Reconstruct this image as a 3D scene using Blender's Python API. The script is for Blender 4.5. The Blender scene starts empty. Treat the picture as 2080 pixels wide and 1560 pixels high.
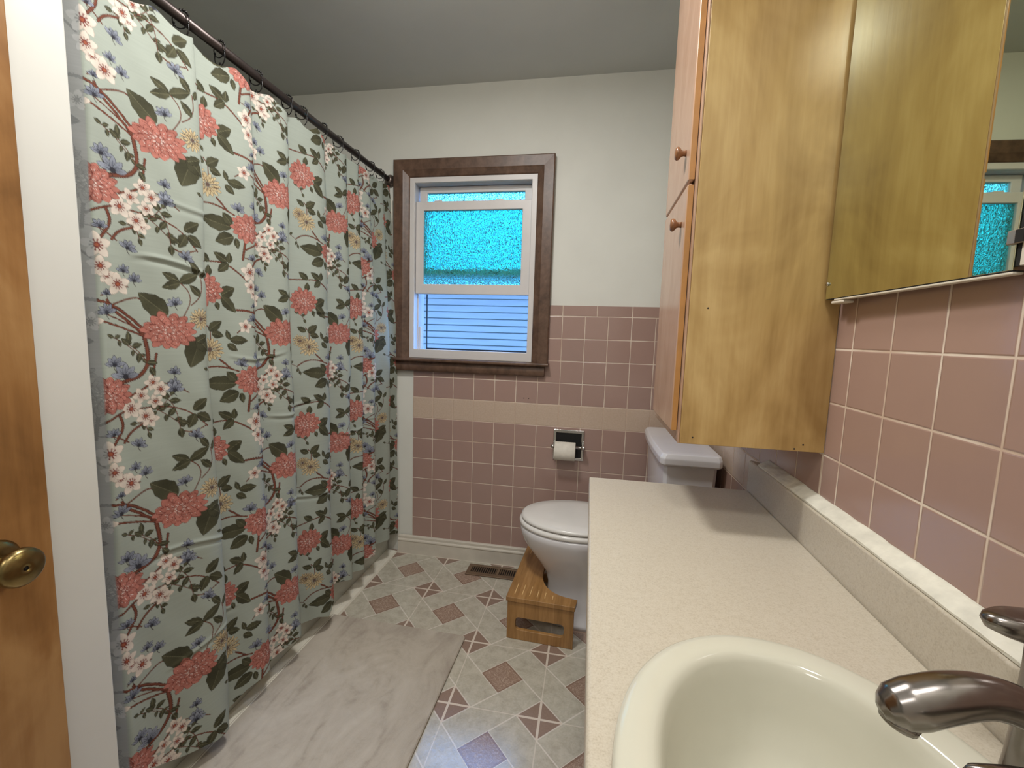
import bpy, bmesh, math, random
import numpy as np
from mathutils import Vector, Matrix
random.seed(7)
S = bpy.context.scene
COL = S.collection
PI = math.pi

# ------------------------------------------------------------------ colour helpers
def lin(c):
    c = c / 255.0
    return c / 12.92 if c <= 0.04045 else ((c + 0.055) / 1.055) ** 2.4
def rgb(r, g, b):
    return (lin(r), lin(g), lin(b), 1.0)

# ------------------------------------------------------------------ node helper
class NT:
    def __init__(self, name):
        self.m = bpy.data.materials.new(name); self.m.use_nodes = True
        self.t = self.m.node_tree; self.n = self.t.nodes; self.n.clear()
        self.out = self.n.new('ShaderNodeOutputMaterial')
        self.b = self.n.new('ShaderNodeBsdfPrincipled')
        self.t.links.new(self.b.outputs[0], self.out.inputs[0])
    def put(self, sock, v):
        if isinstance(v, bpy.types.NodeSocket): self.t.links.new(v, sock)
        elif v is not None: sock.default_value = v
    def f(self, op, a, b=None, c=None, clamp=False):
        n = self.n.new('ShaderNodeMath'); n.operation = op; n.use_clamp = clamp
        for i, v in enumerate((a, b, c)):
            if v is not None: self.put(n.inputs[i], v)
        return n.outputs[0]
    def pos(self):
        g = self.n.new('ShaderNodeNewGeometry'); s = self.n.new('ShaderNodeSeparateXYZ')
        self.t.links.new(g.outputs['Position'], s.inputs[0]); return g.outputs['Position'], s.outputs[0], s.outputs[1], s.outputs[2]
    def obj(self):
        c = self.n.new('ShaderNodeTexCoord'); s = self.n.new('ShaderNodeSeparateXYZ')
        self.t.links.new(c.outputs['Object'], s.inputs[0]); return c.outputs['Object'], s.outputs[0], s.outputs[1], s.outputs[2]
    def xyz(self, x, y, z):
        n = self.n.new('ShaderNodeCombineXYZ')
        for i, v in enumerate((x, y, z)): self.put(n.inputs[i], v)
        return n.outputs[0]
    def scale(self, vec, sx, sy, sz):
        n = self.n.new('ShaderNodeMapping'); self.put(n.inputs[0], vec); n.inputs['Scale'].default_value = (sx, sy, sz); return n.outputs[0]
    def noise(self, vec, scale, detail=3, rough=.55, dist=0.0, col=False):
        n = self.n.new('ShaderNodeTexNoise'); self.put(n.inputs['Vector'], vec)
        n.inputs['Scale'].default_value = scale; n.inputs['Detail'].default_value = detail
        n.inputs['Roughness'].default_value = rough; n.inputs['Distortion'].default_value = dist
        return n.outputs['Color' if col else 'Fac']
    def voro(self, vec, scale, feature='F1'):
        n = self.n.new('ShaderNodeTexVoronoi'); n.feature = feature; self.put(n.inputs['Vector'], vec); n.inputs['Scale'].default_value = scale
        return n.outputs['Distance']
    def white(self, vec):
        n = self.n.new('ShaderNodeTexWhiteNoise'); self.put(n.inputs['Vector'], vec); return n.outputs['Value']
    def mr(self, v, a, b, c=0.0, d=1.0, smooth=False):
        n = self.n.new('ShaderNodeMapRange'); self.put(n.inputs[0], v)
        if smooth: n.interpolation_type = 'SMOOTHSTEP'
        for i, q in enumerate((a, b, c, d)): n.inputs[i + 1].default_value = q
        return n.outputs[0]
    def mix(self, f, a, b, mode='MIX'):
        n = self.n.new('ShaderNodeMix'); n.data_type = 'RGBA'; n.blend_type = mode
        self.put(n.inputs[0], f); self.put(n.inputs[6], a); self.put(n.inputs[7], b); return n.outputs[2]
    def ramp(self, f, *stops):
        n = self.n.new('ShaderNodeValToRGB'); self.put(n.inputs[0], f); e = n.color_ramp.elements
        while len(e) < len(stops): e.new(0.5)
        for i, (p, c) in enumerate(stops): e[i].position = p; e[i].color = c
        return n.outputs[0]
    def bump(self, h, strength=.3, dist=.002):
        n = self.n.new('ShaderNodeBump'); self.put(n.inputs['Height'], h)
        n.inputs['Strength'].default_value = strength; n.inputs['Distance'].default_value = dist
        self.t.links.new(n.outputs[0], self.b.inputs['Normal']); return n.outputs[0]
    def set(self, col=None, rough=None, metal=None, spec=None, coat=None):
        if col is not None: self.put(self.b.inputs['Base Color'], col)
        if rough is not None: self.put(self.b.inputs['Roughness'], rough)
        if metal is not None: self.b.inputs['Metallic'].default_value = metal
        if spec is not None: self.b.inputs['Specular IOR Level'].default_value = spec
        if coat is not None: self.b.inputs['Coat Weight'].default_value = coat; self.b.inputs['Coat Roughness'].default_value = .12
        return self

def plain(name, c, rough=.5, metal=0.0, vary=.06, scale=18, spec=None, bump=0.0):
    n = NT(name); v, x, y, z = n.obj()
    nz = n.noise(v, scale, 4)
    d = tuple(max(0, q * (1 - vary * 1.6)) for q in c[:3]) + (1,)
    l = tuple(min(1, q * (1 + vary)) for q in c[:3]) + (1,)
    n.set(n.ramp(nz, (.3, d), (.7, l)), rough, metal, spec)
    if bump: n.bump(n.noise(v, scale * 12, 3), bump, .001)
    return n.m

# ------------------------------------------------------------------ materials
M = {}
def build_materials():
    M['paint'] = plain('wall_paint', rgb(222, 222, 214), .62, vary=.02, scale=5, bump=.05)
    M['ceiling'] = plain('ceiling_paint', rgb(194, 196, 192), .85, vary=.02, scale=4)
    M['jamb'] = plain('white_semigloss', rgb(214, 214, 208), .42, vary=.015, scale=6, bump=.03)
    M['baseboard'] = plain('baseboard_paint', rgb(206, 199, 186), .45, vary=.05, scale=14, bump=.05)
    M['strip'] = plain('white_strip', rgb(226, 222, 208), .4, vary=.04, scale=22)
    M['vinyl'] = plain('window_vinyl', rgb(214, 210, 208), .38, vary=.015)
    M['track'] = plain('window_track', rgb(196, 198, 204), .35, vary=.03)
    M['tubwhite'] = plain('tub_enamel', rgb(196, 200, 190), .2, vary=.03)
    M['porcelain'] = plain('porcelain', rgb(222, 221, 224), .1, vary=.01)
    M['seat'] = plain('toilet_seat_plastic', rgb(226, 224, 220), .18, vary=.01)
    M['biscuit'] = plain('biscuit_porcelain', rgb(204, 202, 186), .1, vary=.01)
    M['chrome'] = plain('chrome', rgb(200, 198, 196), .12, 1.0, vary=.05)
    M['nickel'] = plain('brushed_nickel', rgb(140, 134, 130), .22, 1.0, vary=.08, scale=40)
    M['brass'] = plain('aged_brass', rgb(138, 120, 80), .3, 1.0, vary=.25, scale=26)
    M['rod'] = plain('rod_bronze', rgb(72, 64, 62), .35, .7, vary=.1)
    M['pewter'] = plain('flange_pewter', rgb(120, 108, 102), .35, .8, vary=.1)
    M['black'] = plain('black_beads', rgb(20, 18, 18), .3, .2, vary=.1)
    M['dark'] = plain('dark_parts_and_shade', rgb(10, 9, 9), .6, vary=.1)  # near-black for dark parts and for shade painted into openings and gaps
    M['paper'] = plain('tissue_paper', rgb(222, 216, 204), .95, vary=.04, scale=60, bump=.2)
    M['register'] = plain('register_brown', rgb(120, 98, 78), .45, .3, vary=.1)
    M['screen'] = plain('screen_frame', rgb(30, 44, 58), .5)
    M['metalwhite'] = plain('enamelled_steel', rgb(214, 206, 190), .35, vary=.04)
    M['clip'] = plain('clear_clip', rgb(150, 140, 130), .2, .4)
    M['knobwood'] = plain('knob_wood', rgb(138, 94, 62), .3, vary=.15, scale=60)
    # mirror silver
    n = NT('mirror_silver'); n.set(rgb(216, 220, 190), .015, 1.0); M['mirror'] = n.m
    M['grout'] = plain('white_caulk', rgb(222, 220, 206), .5, vary=.1, scale=30, bump=.2)

    # ---- honey birch plywood of the wall cabinet
    def ply(name, dark, mid, light, rough, seed):
        n = NT(name); v, x, y, z = n.pos()
        a = n.noise(n.scale(v, 5, 5, 1.3), 1.5, 4, .55, 1.2)
        g = n.noise(n.scale(v, 120, 120, 4), 1.0, 3)
        s = n.noise(n.scale(v, 2.2, 2.2, 1.6), 2.0 + seed, 3, .5, 2.0)
        f = n.f('ADD', n.f('MULTIPLY', a, .55), n.f('ADD', n.f('MULTIPLY', g, .14), n.f('MULTIPLY', s, .34)))
        c = n.ramp(f, (.36, dark), (.52, mid), (.66, light))
        n.set(c, rough); n.bump(g, .06, .001); return n.m
    M['birch'] = ply('birch_plywood', rgb(152, 120, 72), rgb(184, 152, 98), rgb(206, 176, 122), .24, 0)
    M['birchface'] = ply('birch_door', rgb(166, 134, 110), rgb(180, 146, 122), rgb(190, 158, 134), .22, .7)
    M['birchedge'] = plain('door_edge_wood', rgb(184, 134, 76), .35, vary=.08, scale=30)
    # ---- door slab, stained amber birch
    n = NT('stained_door'); v, x, y, z = n.pos()
    a = n.noise(n.scale(v, 4, 4, 1.2), 1.6, 5, .6, 1.0); g = n.noise(n.scale(v, 90, 90, 5), 1, 3)
    bl = n.noise(n.scale(v, 2, 3, 2.2), 2.2, 4, .6, .6)
    f = n.f('ADD', n.f('MULTIPLY', a, .45), n.f('ADD', n.f('MULTIPLY', g, .15), n.f('MULTIPLY', bl, .42)))
    n.set(n.ramp(f, (.36, rgb(112, 76, 40)), (.5, rgb(146, 104, 60)), (.62, rgb(166, 126, 80))), .32); n.bump(g, .05, .001); M['door'] = n.m
    # ---- walnut-brown window casing
    n = NT('brown_casing'); v, x, y, z = n.pos()
    g = n.noise(n.scale(v, 40, 40, 40), 1, 4, .6); a = n.noise(n.scale(v, 6, 6, 3), 2, 4, .6, .8)
    f = n.f('ADD', n.f('MULTIPLY', g, .4), n.f('MULTIPLY', a, .6))
    n.set(n.ramp(f, (.34, rgb(72, 53, 42)), (.52, rgb(100, 76, 61)), (.68, rgb(118, 92, 76))), .38); n.bump(g, .1, .001); M['casing'] = n.m
    # ---- bamboo stool
    n = NT('bamboo'); v, x, y, z = n.obj()
    w = n.f('FRACT', n.f('MULTIPLY', x, 34)); g = n.noise(n.scale(v, 120, 12, 12), 1, 3)
    cell = n.white(n.xyz(n.f('FLOOR', n.f('MULTIPLY', x, 34)), 0, 0))
    f = n.f('ADD', n.f('MULTIPLY', cell, .35), n.f('MULTIPLY', g, .6))
    n.set(n.ramp(f, (.25, rgb(142, 104, 58)), (.5, rgb(166, 124, 74)), (.75, rgb(182, 142, 92))), .35); M['bamboo'] = n.m
    M['groove'] = plain('pale_groove', rgb(220, 184, 128), .5)

    # ---- wall tile
    P = 0.1095
    def tile(name, axis, base_dark, base_light):
        n = NT(name); v, x, y, z = n.pos()
        if axis == 'x':
            u = n.f('SUBTRACT', x, -0.909)
        else:   # right wall: the courses break at y = 1.0
            far = n.f('GREATER_THAN', y, 1.0)
            u = n.f('ADD', n.f('SUBTRACT', y, 0.9372 - 10 * P), n.f('MULTIPLY', far, (0.9372 + P) - 1.0 - P))
        w = n.f('SUBTRACT', z, 0.9714 - 20 * P)
        cap = n.f('GREATER_THAN', z, 0.9714 + 3 * P)
        uc = n.f('DIVIDE', n.f('SUBTRACT', u, 0.7665 - 20 * 0.16425), 0.16425)
        un = n.f('DIVIDE', u, P)
        uu = n.f('ADD', n.f('MULTIPLY', un, n.f('SUBTRACT', 1.0, cap)), n.f('MULTIPLY', uc, cap))
        pu = n.f('ADD', P, n.f('MULTIPLY', cap, 0.16425 - P))
        vv = n.f('DIVIDE', w, P)
        fu, fv = n.f('FRACT', uu), n.f('FRACT', vv)
        du = n.f('MULTIPLY', n.f('MINIMUM', fu, n.f('SUBTRACT', 1.0, fu)), pu)
        dv = n.f('MULTIPLY', n.f('MINIMUM', fv, n.f('SUBTRACT', 1.0, fv)), P)
        wob = n.f('MULTIPLY', n.f('SUBTRACT', n.noise(v, 40, 2), .5), .0012)
        d = n.f('ADD', n.f('MINIMUM', du, dv), wob)
        g = n.mr(d, .0011, .0022, 1.0, 0.0)
        iv = n.f('FLOOR', vv)
        rnd = n.white(n.xyz(n.f('FLOOR', uu), iv, 3.0))
        mot = n.noise(v, 26, 3)
        f = n.f('ADD', n.f('MULTIPLY', rnd, .55), n.f('MULTIPLY', mot, .45))
        pink = n.mix(f, base_dark, base_light)
        speck = n.noise(v, 150, 3)
        band = n.mix(speck, rgb(186, 164, 146), rgb(206, 186, 168))
        isband = n.f('COMPARE', iv, 18.0, .1)
        c = n.mix(isband, pink, band)
        gn = n.mr(n.noise(v, 7, 3), .35, .6)
        gc = n.mix(gn, rgb(196, 172, 152), rgb(226, 212, 196))
        gc2 = n.mix(isband, gc, n.mix(.5, band, rgb(200, 172, 150)))
        # the joint above the cream course reads cream, the one below rosy
        if axis == 'y':     # the wider joint where the two runs of tile meet
            g = n.f('MAXIMUM', g, n.f('LESS_THAN', n.f('ABSOLUTE', n.f('SUBTRACT', y, .9985)), .0036))
        c = n.mix(g, c, gc2)
        n.set(c, n.f('ADD', .16, n.f('MULTIPLY', g, .6)))
        h = n.f('ADD', n.mr(d, .0008, .004, 0.0, 1.0, True), n.f('MULTIPLY', n.noise(v, 9, 2), .12))
        n.bump(h, .55, .0014)
        return n.m
    M['tile_back'] = tile('pink_tile_back', 'x', rgb(160, 134, 125), rgb(170, 141, 131))
    M['tile_right'] = tile('pink_tile_right', 'y', rgb(158, 131, 120), rgb(166, 137, 125))

    # ---- vinyl floor: 0.297 m squares with pinwheel diamonds
    n = NT('vinyl_floor'); v, x, y, z = n.pos()
    Q = 0.297
    ux = n.f('DIVIDE', n.f('SUBTRACT', x, -0.3995 - 20 * Q), Q); uy = n.f('DIVIDE', n.f('SUBTRACT', y, 1.5595 - 20 * Q), Q)
    fx, fy = n.f('SUBTRACT', n.f('FRACT', ux), .5), n.f('SUBTRACT', n.f('FRACT', uy), .5)
    ax, ay = n.f('ABSOLUTE', fx), n.f('ABSOLUTE', fy)
    a = n.f('ADD', ax, ay)                       # diamond metric
    p, q = n.f('ADD', fx, fy), n.f('SUBTRACT', fx, fy)
    ctr = n.f('LESS_THAN', a, .25); cor = n.f('GREATER_THAN', a, .75)
    seam = n.f('SUBTRACT', .5, n.f('MAXIMUM', ax, ay))   # distance to the square's edge
    # pinwheel lines continuing the centre diamond's sides
    def seg(dist, cond1, cond2, w):
        near = n.f('LESS_THAN', n.f('ABSOLUTE', dist), w)
        return n.f('MULTIPLY', near, n.f('MULTIPLY', cond1, cond2))
    w = .011
    inside = n.f('LESS_THAN', a, .755)
    l1 = seg(n.f('SUBTRACT', p, .25), n.f('GREATER_THAN', fx, 0.0), inside, w)      # side x+y=.25 runs on past the right corner
    l2 = seg(n.f('ADD', q, .25), n.f('GREATER_THAN', fy, 0.0), inside, w)           # side y-x=.25 runs on past the top corner
    l3 = seg(n.f('ADD', p, .25), n.f('LESS_THAN', fx, 0.0), inside, w)
    l4 = seg(n.f('SUBTRACT', q, .25), n.f('LESS_THAN', fy, 0.0), inside, w)
    lines = n.f('MAXIMUM', n.f('MAXIMUM', l1, l2), n.f('MAXIMUM', l3, l4))
    lines = n.f('MULTIPLY', lines, n.f('GREATER_THAN', a, .25))
    edge = n.f('LESS_THAN', n.f('ABSOLUTE', n.f('SUBTRACT', a, .752)), .010)        # pale rim of the corner triangles
    lines = n.f('MAXIMUM', lines, edge)
    corner_seam = n.f('MULTIPLY', n.f('LESS_THAN', seam, .013), cor)
    thin_seam = n.f('MULTIPLY', n.f('LESS_THAN', seam, .006), n.f('SUBTRACT', 1.0, cor))
    mott = n.noise(v, 30, 5, .65, .4); fine = n.noise(v, 160, 4, .6); crackle = n.voro(n.noise(v, 60, 2, .5, 0, True), 6)
    beige = n.ramp(n.f('ADD', n.f('MULTIPLY', mott, .7), n.f('MULTIPLY', fine, .3)), (.34, rgb(168, 162, 147)), (.55, rgb(189, 184, 169)), (.7, rgb(199, 195, 181)))
    veins = n.mr(n.noise(v, 70, 4, .6, 1.6), .47, .53)
    veins = n.f('MULTIPLY', veins, n.f('SUBTRACT', 1.0, veins))
    brown = n.mix(n.f('MULTIPLY', veins, 3.2, clamp=True), n.mix(fine, rgb(136, 113, 99), rgb(158, 133, 117)), rgb(194, 174, 157))
    rim = n.f('GREATER_THAN', a, .222)
    brown_c = n.mix(n.f('MULTIPLY', rim, .6), brown, rgb(130, 104, 90))
    brown_k = n.mix(fine, rgb(132, 110, 98), rgb(152, 130, 116))
    pale = rgb(220, 214, 204)
    c = n.mix(ctr, beige, brown_c); c = n.mix(cor, c, brown_k)
    c = n.mix(n.f('MULTIPLY', lines, .75), c, pale)
    c = n.mix(corner_seam, c, rgb(214, 202, 188)); c = n.mix(n.f('MULTIPLY', thin_seam, .6), c, rgb(222, 214, 202))
    n.set(c, n.mr(fine, .3, .7, .10, .24), spec=.7)
    n.bump(n.f('ADD', n.f('MULTIPLY', fine, .5), n.f('SUBTRACT', n.f('MULTIPLY', mott, .6), n.f('MULTIPLY', n.f('MAXIMUM', lines, corner_seam), .6))), .28, .0012)
    M['floor'] = n.m

    # ---- countertop: cream laminate with a fine speckle
    n = NT('speckled_laminate'); v, x, y, z = n.pos()
    s1 = n.noise(v, 420, 2, .6); s2 = n.noise(v, 170, 3, .6)
    f = n.f('ADD', n.f('MULTIPLY', s1, .6), n.f('MULTIPLY', s2, .4))
    n.set(n.ramp(f, (.34, rgb(178, 168, 150)), (.47, rgb(191, 182, 165)), (.6, rgb(197, 189, 173))), .3); M['laminate'] = n.m

    # ---- bath mat
    n = NT('bath_mat'); v, x, y, z = n.obj()
    big = n.noise(n.scale(v, 3.2, 1.6, 1), 1.7, 5, .6, 2.4); sm = n.noise(v, 22, 4, .65, .8); fi = n.noise(v, 320, 2)
    edge = n.mr(n.f('MINIMUM', n.f('SUBTRACT', .302, n.f('ABSOLUTE', x)), n.f('SUBTRACT', .46, n.f('ABSOLUTE', y))), .02, .13, 1.0, 0.0)
    wx = n.f('ADD', x, n.f('MULTIPLY', n.f('SUBTRACT', n.noise(v, 9, 3), .5), .03)); wy = n.f('ADD', y, n.f('MULTIPLY', n.f('SUBTRACT', n.noise(n.scale(v, 1.3, .8, 1), 8, 3), .5), .04))
    marks = None
    for ax_, ay_, sx_, sy_, r_, wd in ((.05, .22, 1.0, .7, .075, .006), (.05, .22, 1.0, .7, .105, .004), (-.06, .30, 1.1, .55, .06, .006), (.13, .16, 1.2, .6, .07, .005), (-.02, .05, .8, .5, .10, .006), (.10, -.05, .9, .6, .09, .005)):
        rr_ = n.f('SQRT', n.f('ADD', n.f('POWER', n.f('MULTIPLY', n.f('SUBTRACT', wx, ax_), sx_), 2.0), n.f('POWER', n.f('MULTIPLY', n.f('SUBTRACT', wy, ay_), sy_), 2.0)))
        mk = n.f('MULTIPLY', n.mr(n.f('ABSOLUTE', n.f('SUBTRACT', rr_, r_)), 0.0, wd * 2.2, 1.0, 0.0), n.mr(n.noise(v, 7, 2), .42, .6))
        marks = mk if marks is None else n.f('MAXIMUM', marks, mk)
    for lx in (-.205, -.165):
        marks = n.f('MAXIMUM', marks, n.f('MULTIPLY', n.mr(n.f('ABSOLUTE', n.f('SUBTRACT', wx, lx)), 0.0, .008, .8, 0.0), n.mr(n.noise(v, 5, 2), .3, .55)))
    f = n.f('SUBTRACT', n.f('ADD', n.f('MULTIPLY', big, .6), n.f('ADD', n.f('MULTIPLY', sm, .3), n.f('MULTIPLY', fi, .1))), n.f('ADD', n.f('MULTIPLY', n.f('MULTIPLY', edge, sm), .22), n.f('MULTIPLY', marks, .10)))
    n.set(n.ramp(f, (.28, rgb(158, 148, 136)), (.44, rgb(180, 171, 158)), (.62, rgb(192, 184, 172))), .8, spec=.2); n.bump(n.f('ADD', sm, fi), .25, .001); M['mat'] = n.m

    # ---- rain glass
    n = NT('rain_glass'); v, x, y, z = n.pos()
    n.set((.24, .88, .80, 1), .08); n.b.inputs['Transmission Weight'].default_value = 1.0; n.b.inputs['IOR'].default_value = 1.45
    h = n.noise(n.scale(v, 1.0, 1.0, .62), 140, 1.5, .5, .5); n.bump(h, 1.0, .012); M['rain'] = n.m
    # ---- siding of the house next door
    n = NT('lap_siding'); v, x, y, z = n.pos()
    n.set(n.ramp(n.noise(n.scale(v, 1, 1, 8), 2, 3), (.3, rgb(142, 142, 142)), (.7, rgb(152, 152, 151))), .55); M['siding'] = n.m
    M['eave'] = plain('eave_paint', rgb(84, 90, 98), .6)
    M['shingle'] = plain('roof_shingle', rgb(70, 70, 72), .9, vary=.3, scale=40)
    M['grass'] = plain('lawn', rgb(70, 96, 52), .9, vary=.3, scale=20)
    # ---- curtain cloth: printed colours are stored on the cloth itself
    n = NT('printed_cotton'); v, x, y, z = n.pos()
    at = n.n.new('ShaderNodeAttribute'); at.attribute_name = 'print'
    wv = n.noise(n.scale(v, 1, 1, 1), 700, 2); slub = n.noise(n.scale(v, 12, 12, 220), 1, 3)
    c = n.mix(.5, at.outputs['Color'], n.ramp(slub, (.3, (.88, .88, .88, 1)), (.7, (1, 1, 1, 1))), 'MULTIPLY')
    n.set(c, .85, spec=.25); n.bump(n.f('ADD', wv, slub), .12, .0006)
    tr = n.n.new('ShaderNodeBsdfTranslucent'); n.t.links.new(c, tr.inputs[0])
    mx = n.n.new('ShaderNodeMixShader'); mx.inputs[0].default_value = .18
    n.t.links.new(n.b.outputs[0], mx.inputs[1]); n.t.links.new(tr.outputs[0], mx.inputs[2]); n.t.links.new(mx.outputs[0], n.out.inputs[0])
    M['curtain'] = n.m
build_materials()

# ------------------------------------------------------------------ mesh helpers
def link(name, me, mat, parent=None, smooth=False):
    o = bpy.data.objects.new(name, me); COL.objects.link(o)
    if mat is not None: me.materials.append(mat)
    if parent is not None: o.parent = parent
    if smooth:
        for p in me.polygons: p.use_smooth = True
    return o
def from_bm(name, bm, mat, parent=None, smooth=False):
    bmesh.ops.recalc_face_normals(bm, faces=bm.faces)
    me = bpy.data.meshes.new(name); bm.to_mesh(me); bm.free()
    return link(name, me, mat, parent, smooth)
def empty(name, loc=(0, 0, 0), rz=0.0):
    o = bpy.data.objects.new(name, None); COL.objects.link(o); o.location = loc; o.rotation_euler = (0, 0, rz); o.empty_display_size = .05
    return o
def tag(o, label, cat, group=None, kind=None):
    o['label'] = label; o['category'] = cat
    if group: o['group'] = group
    if kind: o['kind'] = kind
    return o
def struct(o, label=None, cat=None):
    o['kind'] = 'structure'
    if label: o['label'] = label
    if cat: o['category'] = cat
    return o
def bevel_mod(o, w, seg=2, ang=.6):
    m = o.modifiers.new('bevel', 'BEVEL'); m.width = w; m.segments = seg; m.limit_method = 'ANGLE'; m.angle_limit = ang
    for p in o.data.polygons: p.use_smooth = True
    m.harden_normals = False
    wn = o.modifiers.new('wn', 'WEIGHTED_NORMAL'); wn.keep_sharp = True
    return o
def bbox(bm, x0, x1, y0, y1, z0, z1):
    vs = [bm.verts.new((x, y, z)) for x in (x0, x1) for y in (y0, y1) for z in (z0, z1)]
    for f in ((0, 1, 3, 2), (4, 6, 7, 5), (0, 4, 5, 1), (2, 3, 7, 6), (0, 2, 6, 4), (1, 5, 7, 3)):
        bm.faces.new([vs[i] for i in f])
def box(name, x0, x1, y0, y1, z0, z1, mat, parent=None, bev=0.0, seg=2):
    bm = bmesh.new(); bbox(bm, x0, x1, y0, y1, z0, z1)
    o = from_bm(name, bm, mat, parent)
    if bev: bevel_mod(o, bev, seg)
    return o
def prism(name, pts, axis, a0, a1, mat, parent=None, bev=0.0, seg=2, smooth=False):
    """extrude a 2-D outline along an axis. axis x: pts=(y,z); y: pts=(x,z); z: pts=(x,y)"""
    def P3(p, a):
        return {'x': (a, p[0], p[1]), 'y': (p[0], a, p[1]), 'z': (p[0], p[1], a)}[axis]
    bm = bmesh.new()
    A = [bm.verts.new(P3(p, a0)) for p in pts]; Bv = [bm.verts.new(P3(p, a1)) for p in pts]
    n = len(pts)
    bm.faces.new(A); bm.faces.new(list(reversed(Bv)))
    for i in range(n): bm.faces.new((A[i], Bv[i], Bv[(i + 1) % n], A[(i + 1) % n]))
    o = from_bm(name, bm, mat, parent, smooth)
    if bev: bevel_mod(o, bev, seg)
    return o
def frame(name, axis, outer, inner, a0, a1, mat, parent=None, bev=0.0):
    """rectangular frame: outer/inner = (u0,u1,v0,v1), extruded along axis"""
    o4 = [(outer[0], outer[2]), (outer[1], outer[2]), (outer[1], outer[3]), (outer[0], outer[3])]
    i4 = [(inner[0], inner[2]), (inner[1], inner[2]), (inner[1], inner[3]), (inner[0], inner[3])]
    def P3(p, a):
        return {'x': (a, p[0], p[1]), 'y': (p[0], a, p[1]), 'z': (p[0], p[1], a)}[axis]
    bm = bmesh.new()
    V = [[bm.verts.new(P3(p, a)) for p in q] for a in (a0, a1) for q in (o4, i4)]
    O0, I0, O1, I1 = V
    for i in range(4):
        j = (i + 1) % 4
        bm.faces.new((O0[i], O0[j], I0[j], I0[i])); bm.faces.new((O1[i], I1[i], I1[j], O1[j]))
        bm.faces.new((O0[i], O1[i], O1[j], O0[j])); bm.faces.new((I0[i], I0[j], I1[j], I1[i]))
    o = from_bm(name, bm, mat, parent)
    if bev: bevel_mod(o, bev)
    return o
def loft(name, rings, mat, parent=None, cap0=True, cap1=True, closed=True, smooth=True):
    bm = bmesh.new()
    R = [[bm.verts.new(p) for p in r] for r in rings]
    n = len(rings[0])
    for a, b in zip(R, R[1:]):
        for i in range(n if closed else n - 1):
            j = (i + 1) % n; bm.faces.new((a[i], a[j], b[j], b[i]))
    if cap0: bm.faces.new(list(reversed(R[0])))
    if cap1: bm.faces.new(R[-1])
    return from_bm(name, bm, mat, parent, smooth)
def lathe(name, prof, mat, parent=None, axis='z', origin=(0, 0, 0), n=32, smooth=True):
    """prof = [(r, h)], turned about an axis through origin"""
    rings = []
    for r, h in prof:
        ring = []
        for k in range(n):
            t = 2 * PI * k / n; c, s = max(r, 1e-5) * math.cos(t), max(r, 1e-5) * math.sin(t)
            p = {'z': (c, s, h), 'x': (h, c, s), 'y': (c, h, s)}[axis]
            ring.append((origin[0] + p[0], origin[1] + p[1], origin[2] + p[2]))
        rings.append(ring)
    return loft(name, rings, mat, parent, smooth=smooth)
def tube(name, pts, radii, mat, parent=None, n=16, squash=1.0, side=None, closed=False):
    """swept tube; radii per point; squash flattens it across 'side'"""
    P = [Vector(p) for p in pts]; rings = []
    if not isinstance(radii, (list, tuple)): radii = [radii] * len(P)
    up = Vector(side) if side else Vector((0, 0, 1))
    for i, p in enumerate(P):
        if closed: t = (P[(i + 1) % len(P)] - P[i - 1]).normalized()
        else: t = (P[min(i + 1, len(P) - 1)] - P[max(i - 1, 0)]).normalized()
        a = up - t * up.dot(t)
        if a.length < 1e-4: a = Vector((1, 0, 0)) - t * t.x
        a.normalize(); b = t.cross(a)
        rings.append([tuple(p + a * math.cos(2 * PI * k / n) * radii[i] + b * math.sin(2 * PI * k / n) * radii[i] * squash) for k in range(n)])
    if closed:
        rings.append(rings[0])
        o = loft(name, rings, mat, parent, False, False); 
        bm = bmesh.new(); bm.from_mesh(o.data); bmesh.ops.remove_doubles(bm, verts=bm.verts, dist=1e-5); bm.to_mesh(o.data); bm.free()
        for p in o.data.polygons: p.use_smooth = True
        return o
    return loft(name, rings, mat, parent)
def smooth_path(pts, it=3):
    P = [Vector(p) for p in pts]
    for _ in range(it):
        Q = [P[0]]
        for a, b in zip(P, P[1:]): Q += [a * .75 + b * .25, a * .25 + b * .75]
        Q.append(P[-1]); P = Q
    return P
def ellipse(cx, cy, ax, ay, z, n=64, p=2.0):
    out = []
    for k in range(n):
        t = 2 * PI * k / n; c, s = math.cos(t), math.sin(t)
        out.append((cx + ax * math.copysign(abs(c) ** (2 / p), c), cy + ay * math.copysign(abs(s) ** (2 / p), s), z))
    return out
def rrect(x0, x1, y0, y1, r, n=6):
    out = []
    for cx, cy, a in ((x1 - r, y1 - r, 0), (x0 + r, y1 - r, 90), (x0 + r, y0 + r, 180), (x1 - r, y0 + r, 270)):
        for k in range(n + 1):
            t = math.radians(a + 90 * k / n); out.append((cx + r * math.cos(t), cy + r * math.sin(t)))
    return out

# light levels
SKY, PA, PB, PC, PD, EXPO = 8.0, 6.6, 11.5, 8.4, 5.0, 0.36

# ================================================================== ROOM
XR, YB, ZC = 0.4878, 2.1716, 2.395       # tiled right wall, tiled back wall, ceiling
XL, YF, XT = -0.95, -0.30, -1.80         # left wall, front wall, far side of the tub alcove
struct(box('floor', XT - .1, .62, -1.9, 2.35, -.08, 0, M['floor']), 'beige vinyl floor with brown diamond pinwheel pattern', 'floor')
struct(box('ceiling', XT - .1, .62, -1.9, 2.35, ZC, ZC + .08, M['ceiling']), 'flat pale grey painted ceiling', 'ceiling')
# back wall: plaster with the window opening
struct(frame('wall_back', 'y', (XT - .1, .62, 0, ZC), (-.955, -.262, 1.0, 2.0), 2.180, 2.35, M['paint']), 'off white plaster upper back wall around the window', 'wall')
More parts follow.
